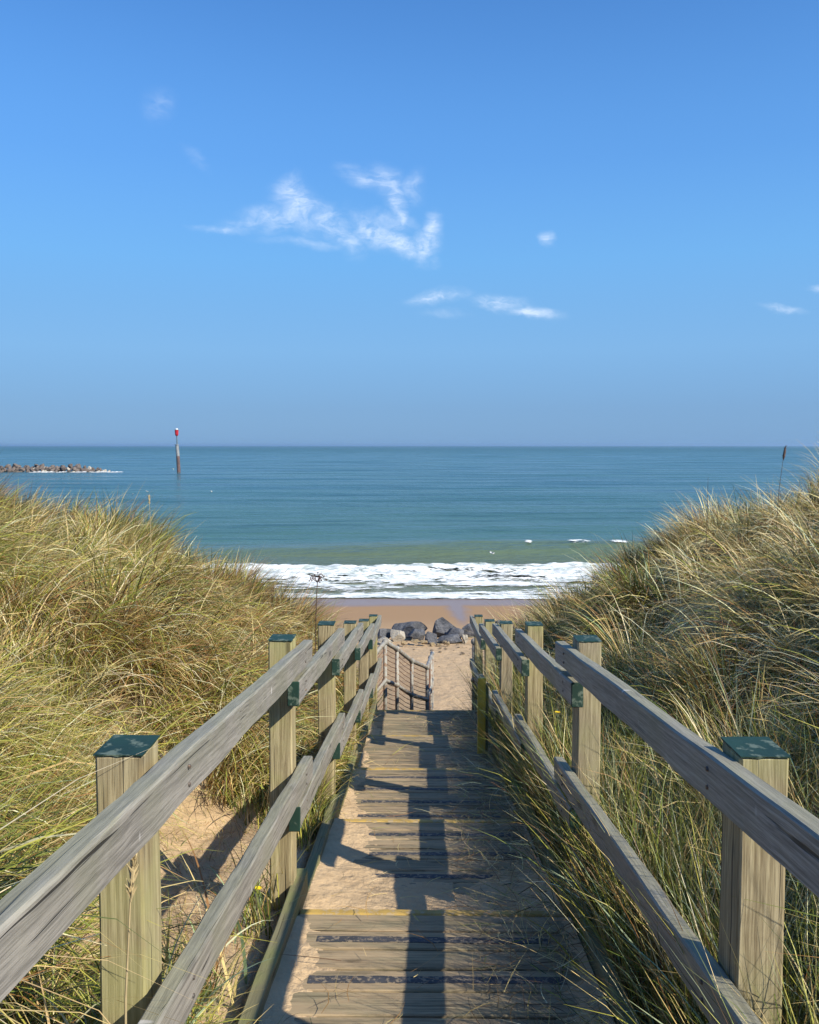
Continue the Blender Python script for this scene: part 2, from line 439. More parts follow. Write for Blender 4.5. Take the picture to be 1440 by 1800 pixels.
def ell_bm(bm, c, r, rot=None, sub=2):
    g = bmesh.ops.create_icosphere(bm, subdivisions=sub, radius=1.0)
    for v in g['verts']:
        p = Vector((v.co.x * r[0], v.co.y * r[1], v.co.z * r[2]))
        if rot: p = rot @ p
        v.co = p + Vector(c)
def px_dir(px, py):
    X = (px - 720) / 1560; Y = -(py - 900) / 1560; p = R(PITCH)
    v = Vector((X, math.cos(p) + Y * math.sin(p), -math.sin(p) + Y * math.cos(p)))
    return v / v.y

# ------------------------------------------------------------------ terrain functions (numpy, heights relative to the eye)
XC0, ROT = .055, .0135
def xc(y): return XC0 + ROT * y
NOSE = [(.50, -1.42), (2.04, -1.68), (3.58, -1.94), (5.13, -2.22), (6.67, -2.48), (8.20, -2.73), (9.75, -2.96)]
def Lz(y): return -1.94 - .166 * (np.asarray(y, float) - 3.58)
def sst(a, b, x):
    t = np.clip((np.asarray(x, float) - a) / (b - a), 0, 1); return t * t * (3 - 2 * t)
_PR = np.random.default_rng(5); _GT = _PR.random((64, 64))
def vnoise(x, y, seed=0):
    x = np.asarray(x, float) + seed * 7.31; y = np.asarray(y, float) + seed * 3.77
    xi = np.floor(x).astype(int); yi = np.floor(y).astype(int); fx = x - xi; fy = y - yi
    fx = fx * fx * (3 - 2 * fx); fy = fy * fy * (3 - 2 * fy)
    g = lambda a, b: _GT[a % 64, b % 64]
    return (g(xi, yi) * (1 - fx) + g(xi + 1, yi) * fx) * (1 - fy) + (g(xi, yi + 1) * (1 - fx) + g(xi + 1, yi + 1) * fx) * fy
def fbm(x, y, seed=0, o=4):
    s = 0; a = .5; f = 1.0
    for k in range(o):
        s = s + a * (vnoise(np.asarray(x) * f, np.asarray(y) * f, seed + k) - .5); a *= .5; f *= 2.03
    return s
BU = np.array([-9, 0, .35, .65, 1.2, 1.8, 2.5, 3.2, 4.4, 7, 30.])
BH = np.array([.0, .0, .18, .44,   .84, 1.26, 1.66, 1.86, 1.96, 2.15, 2.5])        # right bank
BHL = np.array([.0, .0, .16, .42, .74, 1.03, 1.34, 1.62, 1.92, 2.15, 2.5])       # left bank
def beach_z(y):
    y = np.asarray(y, float)
    return np.where(y < 40, -5.9 - (y - 20) * .055, -7.0 - (y - 40) * .04)
def dune_z(x, y):
    x = np.asarray(x, float); y = np.asarray(y, float)
    s = x - xc(y)
    u = np.abs(s) - .65
    left = (s < 0)
    pocket = np.where(left, sst(2.0, 2.8, y) * (1 - sst(4.6, 5.6, y)), 0) * .62 + np.where(left, 0, .22 * (1 - sst(6, 8, y)))
    b = np.where(left, np.interp(u - pocket, BU, BHL), np.interp(u - pocket, BU, BH))
    under = 1 - sst(-.10, .02, u)
    z = Lz(y) - .03 - .36 * under + b
    bumps = fbm(x * .9, y * .9, 3) * .62 * sst(.3, 1.4, u) + fbm(x * 2.3, y * 2.3, 9) * .30 * sst(.3, 1.2, u) + fbm(x * 4.1, y * 4.1, 19) * .10 * sst(-.02, .4, u)
    z = z + bumps
    start = 9.9 + 1.5 * sst(0.0, 1.0, u) + 1.0 * sst(1, 4, u)
    e = np.clip((y - start) / 6.5, 0, 1); e = e ** 1.0
    e = np.where(u < .3, np.clip(e * 1.15, 0, 1), e)
    bz = beach_z(y) - .12
    return z * (1 - e) + bz * e - np.where(e >= 1, .1, 0)

# dune ground sheet
xs = np.concatenate([np.linspace(-40, -8, 30)[:-1], np.linspace(-8, -2.2, 60)[:-1], np.linspace(-2.2, 2.4, 150)[:-1], np.linspace(2.4, 8, 60)[:-1], np.linspace(8, 40, 30)])
ys = np.concatenate([np.linspace(-30, -3, 24)[:-1], np.linspace(-3, 7, 230)[:-1], np.linspace(7, 19.5, 130)])
X, Y = np.meshgrid(xs, ys)
Zg = dune_z(X, Y)
me = np_mesh('dune_ground', np.stack([X, Y, Zg + Z0], -1).reshape(-1, 3), grid_faces(len(ys), len(xs)))
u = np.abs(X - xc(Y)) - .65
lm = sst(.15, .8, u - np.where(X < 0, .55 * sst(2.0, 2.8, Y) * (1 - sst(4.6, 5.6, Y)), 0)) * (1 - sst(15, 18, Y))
at = me.attributes.new('litter_shade', 'FLOAT', 'POINT'); at.data.foreach_set('value', lm.ravel().astype(np.float32))
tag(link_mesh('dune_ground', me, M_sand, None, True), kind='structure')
# beach sheet
bx = np.concatenate([np.linspace(-260, -12, 25)[:-1], np.linspace(-12, 14, 130)[:-1], np.linspace(14, 260, 25)])
by = np.concatenate([np.linspace(15.5, 42, 130)[:-1], np.linspace(42, 80, 20)])
X, Y = np.meshgrid(bx, by)
Zb = beach_z(Y) + fbm(X * 1.4, Y * 1.4, 21) * .10 * (1 - sst(27, 33, Y)) + fbm(X * .12, Y * .12, 4, 2) * .16 * (1 - sst(36, 39, Y))
me = np_mesh('beach', np.stack([X, Y, Zb + Z0], -1).reshape(-1, 3), grid_faces(len(by), len(bx)))
tag(link_mesh('beach', me, M_beach, None, True), kind='structure')

# ------------------------------------------------------------------ sea
def wave_h(x, y):
    crest = 57.3 + .9 * np.sin(x * .035 + .6) + fbm(x * .06, 0 * x, 2, 2) * 2.2
    amp = .25 + .50 * sst(-14, 4, x) + fbm(x * .1, 0 * x + 3, 6, 2) * .18
    d = y - crest
    main = amp * np.where(d < 0, np.exp(-(d / 1.9) ** 2), np.exp(-(d / 4.2) ** 2))
    h = main - .10 * np.exp(-((y - crest + 4.6) / 2.0) ** 2)
    for cy, a, wd, k in ((76, .22, 3.2, 1), (93, .16, 3.8, 2), (118, .14, 4.6, 3), (150, .14, 6, 4)):
        c2 = cy + fbm(x * .03, 0 * x + k, k + 5, 3) * 14
        h = h + a * np.exp(-((y - c2) / wd) ** 2) * (.6 + fbm(x * .04, 0 * x + 2 * k, k, 2) * 1.6)
    rip = fbm(x * .35, y * 1.3, 8, 3) * .10 + fbm(x * 1.1, y * 3.4, 12, 2) * .03
    return h + rip * sst(40, 46, y) * (1 - sst(150, 260, y))
wy = np.concatenate([np.linspace(37, 130, 470)[:-1], 130 * np.geomspace(1, 88, 100)])
sx = np.linspace(-1, 1, 361); sx = np.sign(sx) * np.abs(sx) ** 1.35
X = sx[None, :] * (60 + wy[:, None] * 1.1); Y = np.repeat(wy[:, None], len(sx), 1)
Zw = wave_h(X, Y) - 7.0 - .10 * (1 - sst(38, 41, Y))
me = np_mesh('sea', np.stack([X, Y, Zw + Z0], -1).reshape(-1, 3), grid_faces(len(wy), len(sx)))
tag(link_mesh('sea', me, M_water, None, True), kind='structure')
# surf: a broken, raised sheet of white water between the wave and the sand
fx = np.linspace(-60, 62, 900); fy = np.linspace(38.6, 56.2, 240)
X, Y = np.meshgrid(fx, fy)
edge0 = 39.6 + fbm(X * .18, 0 * X, 31, 3) * 1.6
edge1 = 51.0 + fbm(X * .10, 0 * X + 5, 33, 4) * 5.0
dn = sst(0, .9, Y - edge0) * (1 - sst(-.8, .9, Y - edge1))
back = sst(44, 48, Y)
dens = dn * (.55 + .40 * back + fbm(X * .22, Y * .9, 35, 5) * 1.5 + .35 * np.exp(-((Y - edge0 - .9) / .7) ** 2))
turb = np.abs(fbm(X * .9, Y * 1.8, 37, 4)) * .50 * dn * (.25 + .75 * back)
bore = .22 * np.exp(-((Y - edge1 + 1.3) / .9) ** 2) + .16 * np.exp(-((Y - 47.0 - fbm(X * .2, 0 * X, 38, 3) * 3) / .7) ** 2)
Zf = np.maximum(wave_h(X, Y) - 7.0, beach_z(Y)) + .025 + turb + bore * dn
me = np_mesh('surf_foam', np.stack([X, Y, Zf + Z0], -1).reshape(-1, 3), grid_faces(len(fy), len(fx)))
at = me.attributes.new('foam_amount', 'FLOAT', 'POINT'); at.data.foreach_set('value', dens.ravel().astype(np.float32))
tag(link_mesh('surf_foam', me, M_foam, None, True), 'white broken surf washing up to the sand', 'foam', kind='stuff')
# whitecaps just starting on the crest
cps = []
def cap_patch(x0, x1, dy0, hgt, seed):
    n = int((x1 - x0) * 10) + 2; xx = np.linspace(x0, x1, n); yy = np.linspace(-.9, .5, 12)
    Xc, Yc = np.meshgrid(xx, yy)
    cr = 57.3 + .9 * np.sin(Xc * .035 + .6) + fbm(Xc * .06, 0 * Xc, 2, 2) * 2.2
    Yw = cr + Yc + dy0
    e = np.sin(np.pi * (Xc - x0) / (x1 - x0)) * (1 - (np.abs(Yc + .2) / .75) ** 2).clip(0, 1)
    Zc = wave_h(Xc, Yw) - 7.0 + .01 + e * hgt * (.5 + vnoise(Xc * 3, Yc * 4, seed))
    return np.stack([Xc, Yw, Zc + Z0], -1).reshape(-1, 3), grid_faces(len(yy), n), e.ravel() * .66
vs, fs, ds = [], [], []; off = 0
for a in ((7.4, 8.2, 0, .04, 1), (9.8, 12.2, -.2, .10, 2), (12.6, 14.6, 0, .05, 3), (15.2, 18.5, 0, .09, 4)):
    v_, f_, d_ = cap_patch(*a); vs.append(v_); fs.append(f_ + off); ds.append(d_); off += len(v_)
me = np_mesh('whitecap_foam', np.concatenate(vs), np.concatenate(fs))
at = me.attributes.new('foam_amount', 'FLOAT', 'POINT'); at.data.foreach_set('value', np.concatenate(ds).astype(np.float32))
tag(link_mesh('whitecap_foam', me, M_foam, None, True), 'thin white foam tipping the crest of the green wave', 'foam', kind='stuff')

# ------------------------------------------------------------------ stairway
SLOPE = .125
root = empty('boardwalk_steps', (XC0, 0, Z0), -ROT)
tag(root, 'sandy wooden plank steps with yellow edges going down to the beach between the two fences', 'steps')
PW_, GAP = .147, .014
for k in range(len(NOSE)):
    vn, zn = NOSE[k]
    vp = NOSE[k - 1][0] if k else -1.04
    n = int(round((vn - .048 - vp + .04) / (PW_ + GAP)))
    for i in range(n):
        vc = vn - .05 - (i + .5) * (PW_ + GAP)
        tiltz = random.uniform(-.002, .002); ztop = zn
        zn_ = zn + SLOPE * (vn - vc)
        pl = timber('plank', (-.56, vc, zn_ - .019 + tiltz), (.555 + random.uniform(-.01, .01), vc + random.uniform(-.002, .002), zn_ - .019 - tiltz),
                    PW_ + random.uniform(-.004, .003), .038, M_plank, root, 8, .004, .0012, up=Vector((0, SLOPE, 1)).normalized())
        near = k < 4
        if (i % 2 == 1 and k in (0, 1, 2, 3, 4)):
            bm = bmesh.new(); bmesh.ops.create_grid(bm, x_segments=40, y_segments=2, size=.5)
            s = random.random() * 50
            for v in bm.verts:
                v.co.x *= .90; v.co.y *= .050
                v.co.y += mn.noise(Vector((v.co.x * 14 + s, v.co.y * 30, 0))) * .008
                v.co.z = .0215 + mn.noise(Vector((v.co.x * 9, v.co.y * 20, s))) * .0008
            g = bmesh.ops.extrude_face_region(bm, geom=bm.faces[:])
            for v in g['geom']:
                if isinstance(v, bmesh.types.BMVert): v.co.z -= .006
            bmesh.ops.recalc_face_normals(bm, faces=bm.faces[:])
            obj_bm('grip_strip', bm, M_strip, pl)
    timber('nosing', (-.56, vn - .022, zn - .012), (.555, vn - .022, zn - .012), .040, .034, M_yellow, root, 10, .006, .0015)
    timber('riser', (-.555, vn - .03, zn - .085), (.55, vn - .03, zn - .085), .036, .11, M_plank, root, 4, .003)
    for s in (-1, 1):
        lo = vp + .20 if k else vp
        o = timber('kerb_board', (s * .588, lo, zn + SLOPE * (vn - lo) + .0), (s * .588, vn + .27, zn - SLOPE * .27 + .012), .052, .13, M_kerb, root, 8, .006, .003)

# two post and rail fences
POST_V = [-.12, 1.77, 3.65, 5.40, 7.20, 8.95, 10.70]
POST_T = [-.47, -.632, -.813, -1.085, -1.43, -1.76, -2.07]
TOP = [((-1.2, -.33), (3.95, -.877)), ((3.50, -.950), (5.65, -1.178)), ((5.25, -1.285), (7.45, -1.505)), ((7.05, -1.632), (9.2, -1.862)), ((8.85, -1.962), (10.95, -2.115))]
LOW = [((-1.2, -.70), (3.95, -1.415)), ((3.50, -1.470), (5.65, -1.735)), ((5.25, -1.80), (7.45, -2.08)), ((7.05, -2.147), (9.2, -2.40)), ((8.85, -2.465), (10.95, -2.66))]
PO = .595
def fence(s, label):
    rt = empty('post_and_rail_fence', (XC0, 0, Z0), -ROT)
    tag(rt, label, 'fence')
    for i, (v, zt) in enumerate(zip(POST_V, POST_T)):
        jx = random.uniform(-.012, .012); lean = random.uniform(-.012, .012)
        zb = float(Lz(v)) - .75
        um = s * (PO + .05 + (.03 if s < 0 and i == 1 else 0)); zt -= (0, 0, 0, .02, .03, .03, .01)[i]
        p = timber('post', (um + jx * .0 + s * .012, v + .06, zb), (um, v + .06 + lean, zt), .098, .12, M_post, rt, 10, .006, .002, up=Vector((0, 1, 0)))
        # the sawn top, painted green, with runs of paint down the edge
        L = (zt - zb)
        bm = bmesh.new(); n = 9
        g = [[None] * n for _ in range(n)]
        for a in range(n):
            for b in range(n):
                yy = (a / (n - 1) - .5) * .1015; zz = (b / (n - 1) - .5) * .1235
                rim = a in (0, n - 1) or b in (0, n - 1)
                g[a][b] = bm.verts.new((.0022 + random.uniform(-.0003, .0003), yy, zz))
        for a in range(n - 1):
            for b in range(n - 1): bm.faces.new((g[a][b], g[a][b + 1], g[a + 1][b + 1], g[a + 1][b]))
        ring = [g[0][b] for b in range(n)] + [g[a][n - 1] for a in range(1, n)] + [g[n - 1][b] for b in range(n - 2, -1, -1)] + [g[a][0] for a in range(n - 2, 0, -1)]
        low = [bm.verts.new((v_.co.x - random.uniform(.001, .0055), v_.co.y * 1.004, v_.co.z * 1.004)) for v_ in ring]
        for a in range(len(ring)):
            b = (a + 1) % len(ring); bm.faces.new((ring[a], ring[b], low[b], low[a]))
        bmesh.ops.recalc_face_normals(bm, faces=bm.faces[:])
        c = obj_bm('painted_top', bm, M_green, p); c.location = (L / 2, 0, 0)
    for row in (TOP, LOW):
        for i, ((v0, z0), (v1, z1)) in enumerate(row):
            hh = .096
            ur = s * (PO - .0245)
            ra = timber('rail', (ur, v0, z0 - hh / 2), (ur, v1, z1 - hh / 2), .045, hh, M_rail, rt, 70 if i == 0 else 30, .005, .0022, bow=random.uniform(-.003, .003))
            L = math.hypot(v1 - v0, z1 - z0)
            for e in (-1, 1):
                if e == 1 and i == 0: pass
                bm = bmesh.new(); bmesh.ops.create_cube(bm, size=1)
                for v in bm.verts: v.co = Vector((v.co.x * .012, v.co.y * .0475, v.co.z * (hh + .0025)))
                bmesh.ops.bevel(bm, geom=bm.edges[:], offset=.003, segments=1, affect='EDGES')
                if e == -1:
                    c = obj_bm('painted_end', bm, M_green, ra); c.location = (e * (L / 2 - .0035), 0, 0)
                else: bm.free()
            for vb in ([1.83, 3.71] if i == 0 else [POST_V[i + 1] + .06, POST_V[min(i + 2, 6)] + .06]):
                tt = (vb - v0) / (v1 - v0); xx = (tt - .5) * L
                if abs(xx) > L / 2 - .03: continue
                for zz in (-.018, .02):
                    bm = bmesh.new(); gg = bmesh.ops.create_cone(bm, cap_ends=True, segments=10, radius1=.0055, radius2=.0045, depth=.004)
                    for v in gg['verts']:
                        # rail local +Y points to -u
                        v.co = Vector((xx + v.co.x + random.uniform(-.001, .001), s * .0240 + v.co.z * s, zz + v.co.y))
                    bmesh.ops.recalc_face_normals(bm, faces=bm.faces[:])
                    obj_bm('nail', bm, M_bolt, ra)
    return rt
fence(-1, 'weathered timber post and rail fence along the left side of the steps')
fence(1, 'weathered timber post and rail fence along the right side of the steps')

# yellow painted upright on the right of the steps
r2 = empty('yellow_marker_post', (XC0, 0, Z0), -ROT)
tag(r2, 'yellow painted upright board at the right edge of the lower steps', 'post')
timber('board', (.462, 7.45, -2.74), (.458, 7.42, -1.97), .068, .028, M_yellow2, r2, 8, .004, .002, up=Vector((0, 1, 0)))
timber('batten', (.505, 7.47, -2.74), (.505, 7.44, -2.02), .03, .02, M_kerb, r2, 4, .003, .001, up=Vector((0, 1, 0)))

# ------------------------------------------------------------------ pipe railings below the deck
def W_(px, py, y): d = px_dir(px, py); return Vector((d.x * y, y, d.z * y))
def pipe_railing(name, label, nodes, rad=.030):
    """nodes: (top point, height) for each upright"""
    rt = empty(name, tuple(nodes[0][0] + Vector((0, 0, Z0 - nodes[0][1]))))
    tag(rt, label, 'railing')
    o0 = rt.location
    for (p, h) in nodes:
        bm = bmesh.new(); tube_bm(bm, [p + Vector((0, 0, .01)), p - Vector((0, 0, h))], rad * .9, 10)
        ell_bm(bm, p + Vector((0, 0, 0)), (rad * 1.45,) * 3)
        ell_bm(bm, p - Vector((0, 0, .5)), (rad * 1.35,) * 3)
        obj_bm('upright', bm, M_steel_old, rt, True).location = Vector((0, 0, Z0)) - o0
    for k, dzz in enumerate((0, -.50, -.98)):
        bm = bmesh.new()
        pts = [p + Vector((0, 0, dzz)) for p, h in nodes]
        tube_bm(bm, pts, rad * (1 if k == 0 else .85), 10)
        obj_bm('handrail' if k == 0 else 'cross_rail', bm, M_steel_old, rt, True).location = Vector((0, 0, Z0)) - o0
    bm = bmesh.new()
    for (p, h), (q, h2) in zip(nodes, nodes[1:]):
        n = 15
        for i in range(1, n):
            z = -.02 - i * (.95 / n)
            m_ = (p + q) / 2 + Vector((0, 0, z - .012))
            tube_bm(bm, [p + Vector((0, 0, z)), m_, q + Vector((0, 0, z))], .0045, 4, False)
        L = (q - p).length; nv = max(2, int(L / .035))
        for i in range(1, nv):
            a = p.lerp(q, i / nv)
            tube_bm(bm, [a, a - Vector((0, 0, .96))], .0016, 3, False)
    obj_bm('wire_mesh', bm, M_rust, rt).location = Vector((0, 0, Z0)) - o0
    return rt
nodesL = [(W_(658, 1150, 10.85), 1.2), (W_(677, 1129, 11.3), 1.5), (W_(698, 1141, 11.9), 1.5), (W_(724, 1162, 12.6), 1.5), (W_(751, 1173, 13.3), 1.5), (W_(757, 1156, 15.0), 2.0), (W_(760, 1148, 16.6), 2.2)]
pipe_railing('pipe_railing', 'rusty pipe and wire mesh railing beyond the plank steps, left of the beach opening', nodesL)
nodesR = [(W_(834, 1128, 11.1), 1.4), (W_(835, 1142, 12.4), 1.5), (W_(838, 1152, 13.9), 1.7), (W_(842, 1158, 15.4), 1.9)]
pipe_railing('pipe_railing', 'dark pipe railing seen end on beyond the right fence', nodesR, .032)

# ------------------------------------------------------------------ rocks
def rock_mesh(seed, sub=3, rough=.10, cuts=9, sq=.8):
    rr = random.Random(seed)
    bm = bmesh.new(); bmesh.ops.create_icosphere(bm, subdivisions=sub, radius=1.0)
    planes = []
    for _ in range(cuts):
        n = Vector((rr.gauss(0, 1), rr.gauss(0, 1), rr.gauss(0, 1))).normalized(); planes.append((n, rr.uniform(.40, .78)))
    for v in bm.verts:
        for n, d in planes:
            k = v.co.dot(n)
            if k > d: v.co -= n * (k - d)
        nn = mn.fractal(v.co * 2.2 + Vector((seed, 0, 0)), .9, 2.0, 4)
        v.co *= 1 + nn * rough
    me = bpy.data.meshes.new('rock'); bm.to_mesh(me); bm.free()
    return me
ROCKM = [rock_mesh(s, 4, .035, 12) for s in (3, 8, 15, 22, 31, 44)]
ROCKMB = []
def rock(px0, px1, pyt, pyb, y, mat, label, k, rz=0.0, dep=1.0, group='armour rocks on the beach', name='armour_rock', tilt=0.0):
    w_ = (px1 - px0) / 1560 * y; h_ = (pyb - pyt) / 1560 * y
    me = ROCKM[k % 6].copy(); me.materials.clear()
    V = [v.co.copy() for v in me.vertices]
    mt = Matrix.Rotation(tilt, 3, 'Y') @ Matrix.Rotation(rz, 3, 'Z')
    V = [mt @ v for v in V]
    lo = Vector((min(v.x for v in V), min(v.y for v in V), min(v.z for v in V))); hi = Vector((max(v.x for v in V), max(v.y for v in V), max(v.z for v in V)))
    sc = Vector((w_ / (hi.x - lo.x), w_ * .8 * dep / (hi.y - lo.y), h_ * 1.35 / (hi.z - lo.z)))
    for v, c in zip(me.vertices, V):
        c = c - (lo + hi) / 2
        v.co = Vector((c.x * sc.x, c.y * sc.y, c.z * sc.z))
    o = link_mesh(name, me, mat)
    top = px_dir((px0 + px1) / 2, pyt)
    zt = top.z * y
    o.location = (top.x * y, y, zt - h_ * .675 + Z0)
    tag(o, label, 'rock', group)
    return o
G = M_rock
rock(688, 752, 1090, 1118, 30.3, G, 'long dark flat-topped rock at the back of the rock row, left of the peaked rock', 0, .2)
rock(760, 809, 1083, 1118, 29.9, G, 'tallest peaked blue grey rock in the row across the beach', 1, .9, tilt=.5)
rock(706, 737, 1096, 1118, 29.5, G, 'mid grey wedge rock in front of the long dark rock', 2, .3)
rock(716, 748, 1105, 1124, 29.0, G, 'dark angular rock right of the white boulder', 3, 1.3)
rock(686, 713, 1106, 1126, 28.8, M_rock_pale, 'large white limestone boulder near the left end of the rock row', 4, .4)
rock(746, 769, 1110, 1132, 28.3, G, 'upright dark rock at the front, below the peaked rock', 5, .1)
rock(766, 814, 1115, 1131, 28.5, G, 'long low dark slab at the front right of the rock row', 0, 1.7, .7)
rock(784, 816, 1103, 1121, 29.3, G, 'dark grey rock resting behind the low front slab', 3, 2.2)
rock(812, 824, 1115, 1128, 28.4, M_rock_pale, 'small pale round stone beside the right fence end', 4, 1.0)
rock(806, 838, 1096, 1122, 29.7, G, 'grey rock partly behind the right fence end', 2, 2.6)
rock(657, 690, 1103, 1128, 29.0, G, 'low grey green rock beside the left fence end', 1, 2.0)
rock(664, 692, 1118, 1130, 28.2, M_rock_pale, 'flat pale brown stone in front of the left grey rock', 5, 2.0)
rock(643, 668, 1098, 1120, 30.0, G, 'dark rock mostly hidden by the left fence end', 3, .7)
rock(826, 862, 1094, 1116, 30.0, G, 'dark rock seen between the far right fence rails', 5, 1.1)
rock(868, 905, 1092, 1112, 30.4, G, 'dark rock showing above the far right rails near the dune', 0, 2.9)
rock(596, 640, 1102, 1124, 30.2, G, 'rock hidden behind the left fence posts', 2, 1.9)
rub = [(722, 738), (738, 752), (755, 765), (766, 776), (777, 786), (784, 791), (705, 716)]
for i, (a, b) in enumerate(rub):
    yb = 1129 + (i % 4) * 1.6 + (3 if a > 750 else 0)
    rock(a, b, yb - 6, yb, 28.0 - i * .05, M_rock_tan, ['small tan stone first right of the white boulder', 'tan rubble stone below the dark angular rock', 'tan rubble stone just left of the upright dark rock', 'tan rubble stone at the foot of the upright dark rock', 'tan rubble stone below the left half of the front slab', 'tan rubble stone below the middle of the front slab, rightmost of the rubble', 'tan rubble stone touching the right side of the white boulder'][i], i, i * .8, 1, 'rubble stones in front of the armour rocks', 'rubble_stone')
# pebbles, shell and weed along the foot of the rocks and on the upper sand
bm = bmesh.new()
for k in range(190):
    y = 28.6 - abs(rng.normal(0, 1.6)) if k < 130 else rng.uniform(20, 27.5); x = rng.uniform(-4, 6)
    r_ = rng.uniform(.015, .05) if k < 130 else rng.uniform(.01, .022)
    ell_bm(bm, (x, y, float(beach_z(y)) + Z0 + r_ * .2), (r_ * 1.4, r_, r_ * .5), None, 1)
M_peb = rock_mat('dark_pebble', (.17, .13, .09), (.32, .25, .17), 9)
tag(obj_bm('pebbles', bm, M_peb), 'scattered pebbles and weed scraps on the beach sand in front of the rocks', 'pebbles', kind='stuff')
# offshore rock breakwater
def bw_z(px): return 0
rr = random.Random(4)
BWM = []
for s in range(5):
    m_ = rock_mesh(60 + s, 2, .08, 9); BWM.append(m_)
for m_ in BWM: m_.materials.append(M_rock_brown)
BWP = [m_.copy() for m_ in BWM[:2]]
for m_ in BWP: m_.materials.clear(); m_.materials.append(M_rock_pale)
protos = {}
D0 = 236.0
cnt = 0
for tier, (z_, n_, span) in enumerate((( .0, 44, (-62, 196)), (.55, 38, (-62, 180)), (1.05, 22, (-50, 168)))):
    for i in range(n_):
        px = span[0] + (span[1] - span[0]) * (i + rr.uniform(.1, .9)) / n_
        endf = min(1, max(.35, (200 - px) / 60))
        y = D0 + rr.uniform(-1.5, 1.5) + tier * 1.2
        x = (px - 720) / 1560 * y
        sz = rr.uniform(.6, 1.15) * (.55 + .45 * endf)
        pale = rr.random() < .12
        me = rr.choice(BWP if pale else BWM)
        o = bpy.data.objects.new('breakwater_boulder', me); COL.objects.link(o)
        o.location = (x, y, z_ * endf + rr.uniform(-.15, .2)); o.rotation_euler = (rr.uniform(0, 3), rr.uniform(0, 3), rr.uniform(0, 6))
        o.scale = (sz * 1.3, sz, sz * .75)
        tag(o, ('pale boulder %s the offshore breakwater' if pale else 'brown boulder %s the offshore breakwater') % ('at the seaward tip of' if px > 172 else ('at the waterline of', 'in the middle of', 'on the top of')[tier]), 'boulder',
            'pale boulders of the offshore breakwater' if pale else 'brown boulders of the offshore breakwater')
# foam washing at its foot
bmf = bmesh.new()
for (a, b, wd) in ((58, 75, 1.0), (80, 96, .5), (105, 114, 1.0), (130, 160, 1.2), (166, 188, 1.0), (194, 212, 1.1)):
    n = 14
    y = D0 - 3.2
    top = []; bot = []
    for i in range(n + 1):
        t = i / n; x = ((a + (b - a) * t) - 720) / 1560 * y
        ww = .5 * wd * math.sin(math.pi * t) * (1 + .4 * math.sin(i * 2.3)); sl = (t - .5) * 5
        hgt = .12 * math.sin(math.pi * t) * (1 + .5 * math.sin(i * 1.7))
        bot.append(bmf.verts.new((x, y + sl - ww, .03))); top.append((bmf.verts.new((x, y + sl, .05 + hgt)), bmf.verts.new((x, y + sl + ww, .03))))
    for i in range(n):
        bmf.faces.new((bot[i], bot[i + 1], top[i + 1][0], top[i][0])); bmf.faces.new((top[i][0], top[i + 1][0], top[i + 1][1], top[i][1]))
M_wfoam = flat_mat('white_wash', (.88, .9, .9), .8)
tag(obj_bm('breakwater_foam', bmf, M_wfoam, None, True), 'white wash along the foot of the offshore breakwater', 'foam', kind='stuff')

# ------------------------------------------------------------------ channel marker
mx, my = (314.5 - 720) / 1560 * 232, 232.0
mk = empty('beacon_pile', (mx, my, -1.0)); tag(mk, 'tall brown pile with a thin mast and red topmark standing in the sea', 'beacon')
def part_t(name, pts, rad, mat, parent, seg=20):
    bm = bmesh.new(); tube_bm(bm, pts, rad, seg); return obj_bm(name, bm, mat, parent, False)
part_t('pile', [(0, 0, 0), (0, 0, 1.5), (-.15, 0, 5.2)], [.50, .47, .44], M_pile, mk)
part_t('pile_head', [(-.15, 0, 5.2), (-.32, 0, 8.1)], [.45, .43], M_pile2, mk)
part_t('head_plate', [(-.32, 0, 8.1), (-.32, 0, 8.25)], [.56, .56], M_pile2, mk)
part_t('mast', [(-.26, 0, 8.25), (-.34, 0, 10.6)], [.17, .15], M_mast, mk, 12)
tm = part_t('topmark', [(-.34, 0, 10.45), (-.34, 0, 10.75), (-.34, 0, 12.0)], [.22, .42, .47], M_red, mk)
bm = bmesh.new()
for k in range(10):
    a = k * math.pi / 5; c, s = math.cos(a) * .46, math.sin(a) * .46
    tube_bm(bm, [(-.34 + c * .9, s * .9, 10.75), (-.34 + c * 1.04, s * 1.04, 12.0)], .025, 5)
obj_bm('topmark_slat', bm, M_red, tm)
part_t('lamp_base', [(-.34, 0, 12.0), (-.34, 0, 12.12)], [.5, .5], M_mast, mk)
part_t('lamp_cap', [(-.34, 0, 12.12), (-.34, 0, 12.3), (-.38, 0, 12.42)], [.40, .36, .15], M_white, mk)

